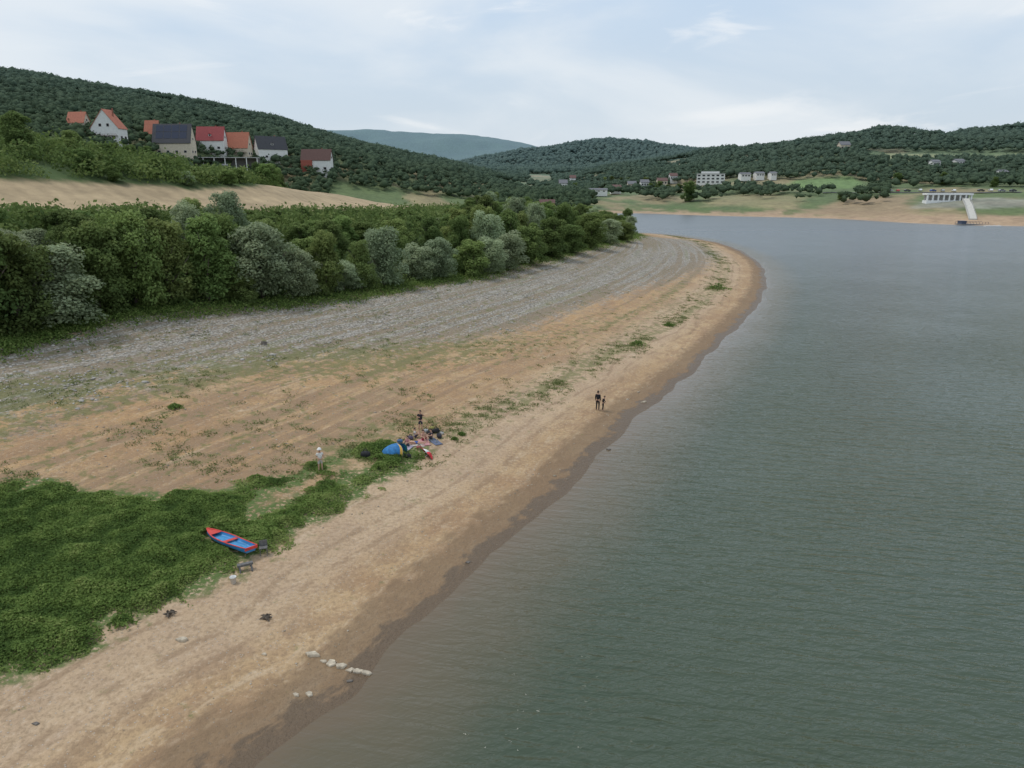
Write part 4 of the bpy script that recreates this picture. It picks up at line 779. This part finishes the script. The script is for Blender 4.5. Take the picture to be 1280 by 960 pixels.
person('smaller person in black clothes beside the taller one near the water, bending slightly',753.5,513,1.2,dict(che=(0,-.06,1.30),nek=(0,-.12,1.45),hd0=(0,-.16,1.54),hd1=(0,-.19,1.63),shL=(.17,-.06,1.38),shR=(-.17,-.06,1.38),elL=(.22,-.10,1.12),wrL=(.18,-.26,.95),elR=(-.22,-.10,1.12),wrR=(-.18,-.26,.95)),1.5,(.018,.018,.02),(.02,.02,.022),False,True)
person('person in a white top and white hat standing in the green plants alone',401,590,.5,bend,1.78,(.70,.68,.64),(.45,.42,.38),True,False,(.75,.73,.68))
person('person standing behind the camp with dark top and arm raised',526,540,0,dict(elL=(.30,.0,1.30),wrL=(.22,-.16,1.45),elR=(-.27,.02,1.2),wrR=(-.1,-.16,1.25)),1.9,(.03,.025,.03),(.03,.03,.05),True,False)
sit=dict(pel=(0,.1,.13),wai=(0,.12,.28),che=(0,.10,.50),nek=(0,.08,.66),hd0=(0,.06,.77),hd1=(0,.05,.87),shL=(.17,.1,.59),elL=(.25,-.02,.40),wrL=(.15,-.25,.42),shR=(-.17,.1,.59),elR=(-.25,-.02,.40),wrR=(-.15,-.25,.42),hpL=(.1,.06,.12),knL=(.14,-.30,.45),anL=(.13,-.52,.08),toL=(.14,-.68,.04),hpR=(-.1,.06,.12),knR=(-.14,-.30,.45),anR=(-.13,-.52,.08),toR=(-.14,-.68,.04))
person('person sitting on a towel with knees up, bare shouldered, at the camp centre',530,551,.6,sit,1.75,None,(.35,.05,.08),True)
person('person in a pink top sitting on the sand left of the others at camp',509,558,-.5,sit,1.65,(.50,.22,.22),(.05,.05,.08),True)
person('person in a white top sitting behind the reclining one at camp',520,547,1.6,sit,1.6,(.6,.58,.55),(.05,.05,.08),True)
person('person in dark swimwear sitting among the bags on the right of camp',538,549,-1.0,sit,1.65,(.05,.04,.05),(.05,.04,.05),True)
lie=dict(pel=(0,0,.13),wai=(0,.15,.13),che=(0,.38,.14),nek=(0,.55,.15),hd0=(0,.65,.16),hd1=(0,.75,.17),shL=(.17,.46,.13),elL=(.32,.25,.08),wrL=(.30,.0,.07),shR=(-.17,.46,.13),elR=(-.32,.25,.08),wrR=(-.30,0,.07),hpL=(.09,-.05,.12),knL=(.12,-.46,.12),anL=(.13,-.86,.07),toL=(.15,-.94,.16),hpR=(-.09,-.05,.12),knR=(-.12,-.46,.12),anR=(-.13,-.86,.07),toR=(-.15,-.94,.16))
person('person lying on a pale towel between the tent and the seated figures',518,555,1.5,lie,1.7,None,(.05,.1,.3),True,zoff=.03)
# ------------------------------------------------------------ camp gear
def towel(px,py,c,label,rz,w=.9,l=1.8):
    x,y,z=hit(px,py); n=10; xs=np.linspace(-w/2,w/2,n); ys=np.linspace(-l/2,l/2,n); X,Y=np.meshgrid(xs,ys); ca,sa=math.cos(rz),math.sin(rz); Zz=H(x+X*ca-Y*sa,y+X*sa+Y*ca)-z+.03+.03*fbm(X*4,Y*4,int(px),2)
    i=np.arange(n*n).reshape(n,n); Fq=np.stack([i[:-1,:-1],i[:-1,1:],i[1:,1:],i[1:,:-1]],-1).reshape(-1,4); o=link('towel',np_mesh('towel',np.stack([X,Y,Zz],-1).reshape(-1,3),Fq,None,True),mat('towel_'+str(px),c,.95,.2,8),None,(x,y,z)); o.rotation_euler.z=rz; so=o.modifiers.new('s','SOLIDIFY'); so.thickness=.015; tag(o,label,'towel')
towel(518,556,(.50,.44,.38),'pale beige towel under the lying person',1.5,.75,1.7); towel(530,553,(.5,.25,.25),'pinkish towel under the bare shouldered sitting person',.4,.7,1.5); towel(543,552,(.12,.14,.2),'dark blue towel right of the sitting person',.7,.7,1.4); towel(508,561,(.38,.33,.40),'lilac grey towel under the person in the pink top',-.3,.7,1.5)
def bag(px,py,s,c,label,rz=0):
    x,y,z=hit(px,py); r=thing('bag',label,'bag',(x,y,z),rz); V=np.sign(IV)*np.abs(IV)**.6*[.32*s,.2*s,.2*s]*(1+.08*RNG.uniform(-1,1,(len(IV),1))); V[:,2]+=.17*s
    link('body',np_mesh('body',V,IF,None,True),mat('bag_%02d%02d%02d'%tuple(int(k*99) for k in c),c,.8,.3,8,.2),r)
    for sy in (-.08,.08): b=MB(); b.tube([(-.15*s,sy*s,.34*s),(-.1*s,sy*s,.5*s),(.1*s,sy*s,.5*s),(.15*s,sy*s,.34*s)],.018,6); b.build('handle',mat('strap_black',(.02,.02,.02)),r)
blk=(.018,.018,.02)
bag(457,571,1.15,blk,'black bag lying apart to the left of the blue tent'); bag(545,541,1.0,blk,'black bag at the back right of the camp, farthest right',.4); bag(537,543,.9,blk,'black bag behind the sitting person',1.1); bag(549,547,.9,(.03,.03,.04),'very dark bag at the right end of the camp, nearer the water',2); bag(540,537,.8,(.30,.27,.08),'olive yellow bag at the back of the camp'); bag(524,561,.7,(.35,.12,.1),'reddish bag in front of the lying person'); bag(513,549,.8,(.1,.08,.12),'dark purple bag behind the tent opening'); bag(510,572,.8,blk,'black bag in front of the tent on the grass'); bag(532,540,.7,(.5,.5,.5),'light grey bag at the back of the camp left of the black bags'); bag(500,553,.7,(.08,.16,.3),'dull blue bag just behind the tent top'); bag(552,543,.6,(.5,.48,.45),'small pale bag at the far right of the camp')
x,y,z=hit(493,569); r=thing('beach_tent','low blue pop up beach tent with narrow orange yellow edge','tent',(x,y,z),-.1); r.scale=(.98,.8,.82); r.rotation_euler=(0.0,-.12,-.1)
def shell(a0,a1,n=8,m=7,R=(1.2,.9,1.1)):
    V=[];Fq=[]
    for i in range(m+1):
        el=i/m*math.pi/2
        for j in range(n+1):
            az=a0+(a1-a0)*j/n; V.append((R[0]*math.cos(az)*math.cos(el)**.8+.35*math.sin(el),R[1]*math.sin(az)*math.cos(el)**.8,R[2]*math.sin(el)))
    for i in range(m):
        for j in range(n): q=i*(n+1)+j; Fq.append((q,q+1,q+n+2,q+n+1))
    return np.array(V),np.array(Fq)
tb=mat('tent_blue',(.03,.17,.40),.7,.25,4); ty=mat('tent_yellow',(.60,.36,.06),.6,.1,4)
for nm,a0,a1,mm in (('canopy',1.0,5.2,tb),('side_panel',5.2,5.42,ty),('side_panel',.75,1.0,mat('tent_turquoise',(.05,.4,.45),.6,.1,4))):
    V_,F_=shell(a0,a1); o=link(nm,np_mesh(nm,V_,F_,None,True),mm,r); so=o.modifiers.new('s','SOLIDIFY'); so.thickness=.015
b=MB(); b.box(-1.0,.8,-.7,.7,.02,.05); b.build('floor',mat('tent_floor',(.05,.08,.15),.8),r)
for a0 in (.75,5.42):
    V_,_=shell(a0,a0+.001,1); b=MB(); b.tube([tuple(V_[2*i]) for i in range(8)],.015,6); b.build('tent_pole',mat('steel',(.4,.4,.4)),r)
x,y,z=hit(533,571); r=thing('parasol','fallen red and white beach parasol at the front of the camp','parasol',(x,y,z+.1),.4); r.rotation_euler=(0,1.0,.5); r.scale=(.8,.8,.8)
for k in range(8):
    a0=k*math.pi/4; n=5; V_=[];F_=[]
    for i in range(n+1):
        q=i/n
        for j in range(3): a=a0+j*math.pi/8; V_.append((.82*q*math.cos(a),.82*q*math.sin(a),.35*(1-q*q)+.12))
    for i in range(n):
        for j in range(2): q=i*3+j; F_.append((q,q+1,q+4,q+3))
    o=link('canopy_panel',np_mesh('canopy_panel',V_,np.array(F_),None,True),mat('parasol_red',(.60,.03,.04),.7,.1) if k%3!=1 else mat('parasol_white',(.75,.73,.72),.7,.05),r); so=o.modifiers.new('s','SOLIDIFY'); so.thickness=.01
b=MB(); b.tube([(0,0,-.9),(0,0,.55)],.016,8); b.build('pole',WM['white'],r)
# ------------------------------------------------------------ light / world / camera
w=bpy.data.worlds.new('World'); bpy.context.scene.world=w; w.use_nodes=True; t=w.node_tree; bg=t.nodes['Background']; out=t.nodes['World Output']
sky=t.nodes.new('ShaderNodeTexSky'); sky.sky_type='NISHITA'; sky.sun_disc=False
sun_dir=Vector((-.45,.10,.86)).normalized(); el=math.asin(sun_dir.z); az=math.atan2(sun_dir.x,sun_dir.y); sky.sun_elevation=el; sky.sun_rotation=az; sky.air_density=1.3; sky.dust_density=2.5
t.links.new(sky.outputs[0],bg.inputs[0]); bg.inputs[1].default_value=.10
tc=t.nodes.new('ShaderNodeTexCoord'); sp=t.nodes.new('ShaderNodeSeparateXYZ'); t.links.new(tc.outputs['Generated'],sp.inputs[0])
def skynoise(scale,loc,detail,rough,dist,zs=3.2):
    mp=t.nodes.new('ShaderNodeMapping'); mp.inputs['Scale'].default_value=(1.0,1.0,zs); mp.inputs['Location'].default_value=loc; t.links.new(tc.outputs['Generated'],mp.inputs[0])
    nz=t.nodes.new('ShaderNodeTexNoise'); nz.inputs['Scale'].default_value=scale; nz.inputs['Detail'].default_value=detail; nz.inputs['Roughness'].default_value=rough; nz.inputs['Distortion'].default_value=dist; t.links.new(mp.outputs[0],nz.inputs[0]); return nz.outputs[0]
def rmp(src,a,b,lo,hi):
    n=t.nodes.new('ShaderNodeMapRange'); n.interpolation_type='SMOOTHSTEP'; t.links.new(src,n.inputs[0])
    for i,v in zip((1,2,3,4),(a,b,lo,hi)): n.inputs[i].default_value=v
    return n.outputs[0]
def cmix(f,a,b):
    n=t.nodes.new('ShaderNodeMix'); n.data_type='RGBA'; t.links.new(f,n.inputs[0])
    for i,v in ((6,a),(7,b)):
        if isinstance(v,tuple): n.inputs[i].default_value=(*v,1)
        else: t.links.new(v,n.inputs[i])
    return n.outputs[2]
base=cmix(rmp(sp.outputs[2],0,.32,0,1),(.60,.69,.775),(.54,.68,.86))
c1=cmix(rmp(skynoise(2.3,(.3,.1,0),7,.5,.3),.37,.62,0,.9),base,(.77,.825,.88))
c2=cmix(rmp(skynoise(4.5,(1.7,.4,.2),8,.56,.6,4.5),.56,.72,0,.6),c1,(.90,.92,.94))
b2=t.nodes.new('ShaderNodeBackground'); t.links.new(c2,b2.inputs[0]); b2.inputs[1].default_value=1.07
mx=t.nodes.new('ShaderNodeMixShader'); mx.inputs[0].default_value=.90; t.links.new(bg.outputs[0],mx.inputs[1]); t.links.new(b2.outputs[0],mx.inputs[2]); t.links.new(mx.outputs[0],out.inputs[0])
ld=bpy.data.lights.new('sun','SUN'); ld.energy=1.5; ld.angle=math.radians(12); ld.color=(1,.96,.9); lo=bpy.data.objects.new('sun',ld); C.objects.link(lo); lo.rotation_euler=(-sun_dir).to_track_quat('-Z','Y').to_euler()
cam=bpy.data.cameras.new('camera'); cam.sensor_width=36; cam.lens=F/1280*36; cam.clip_end=9000; co=bpy.data.objects.new('camera',cam); C.objects.link(co); co.location=(0,0,CH); co.rotation_euler=(math.pi/2-P,0,0); bpy.context.scene.camera=co
vs_=bpy.context.scene.view_settings; vs_.view_transform='Standard'; vs_.look='None'; vs_.exposure=0; vs_.gamma=1
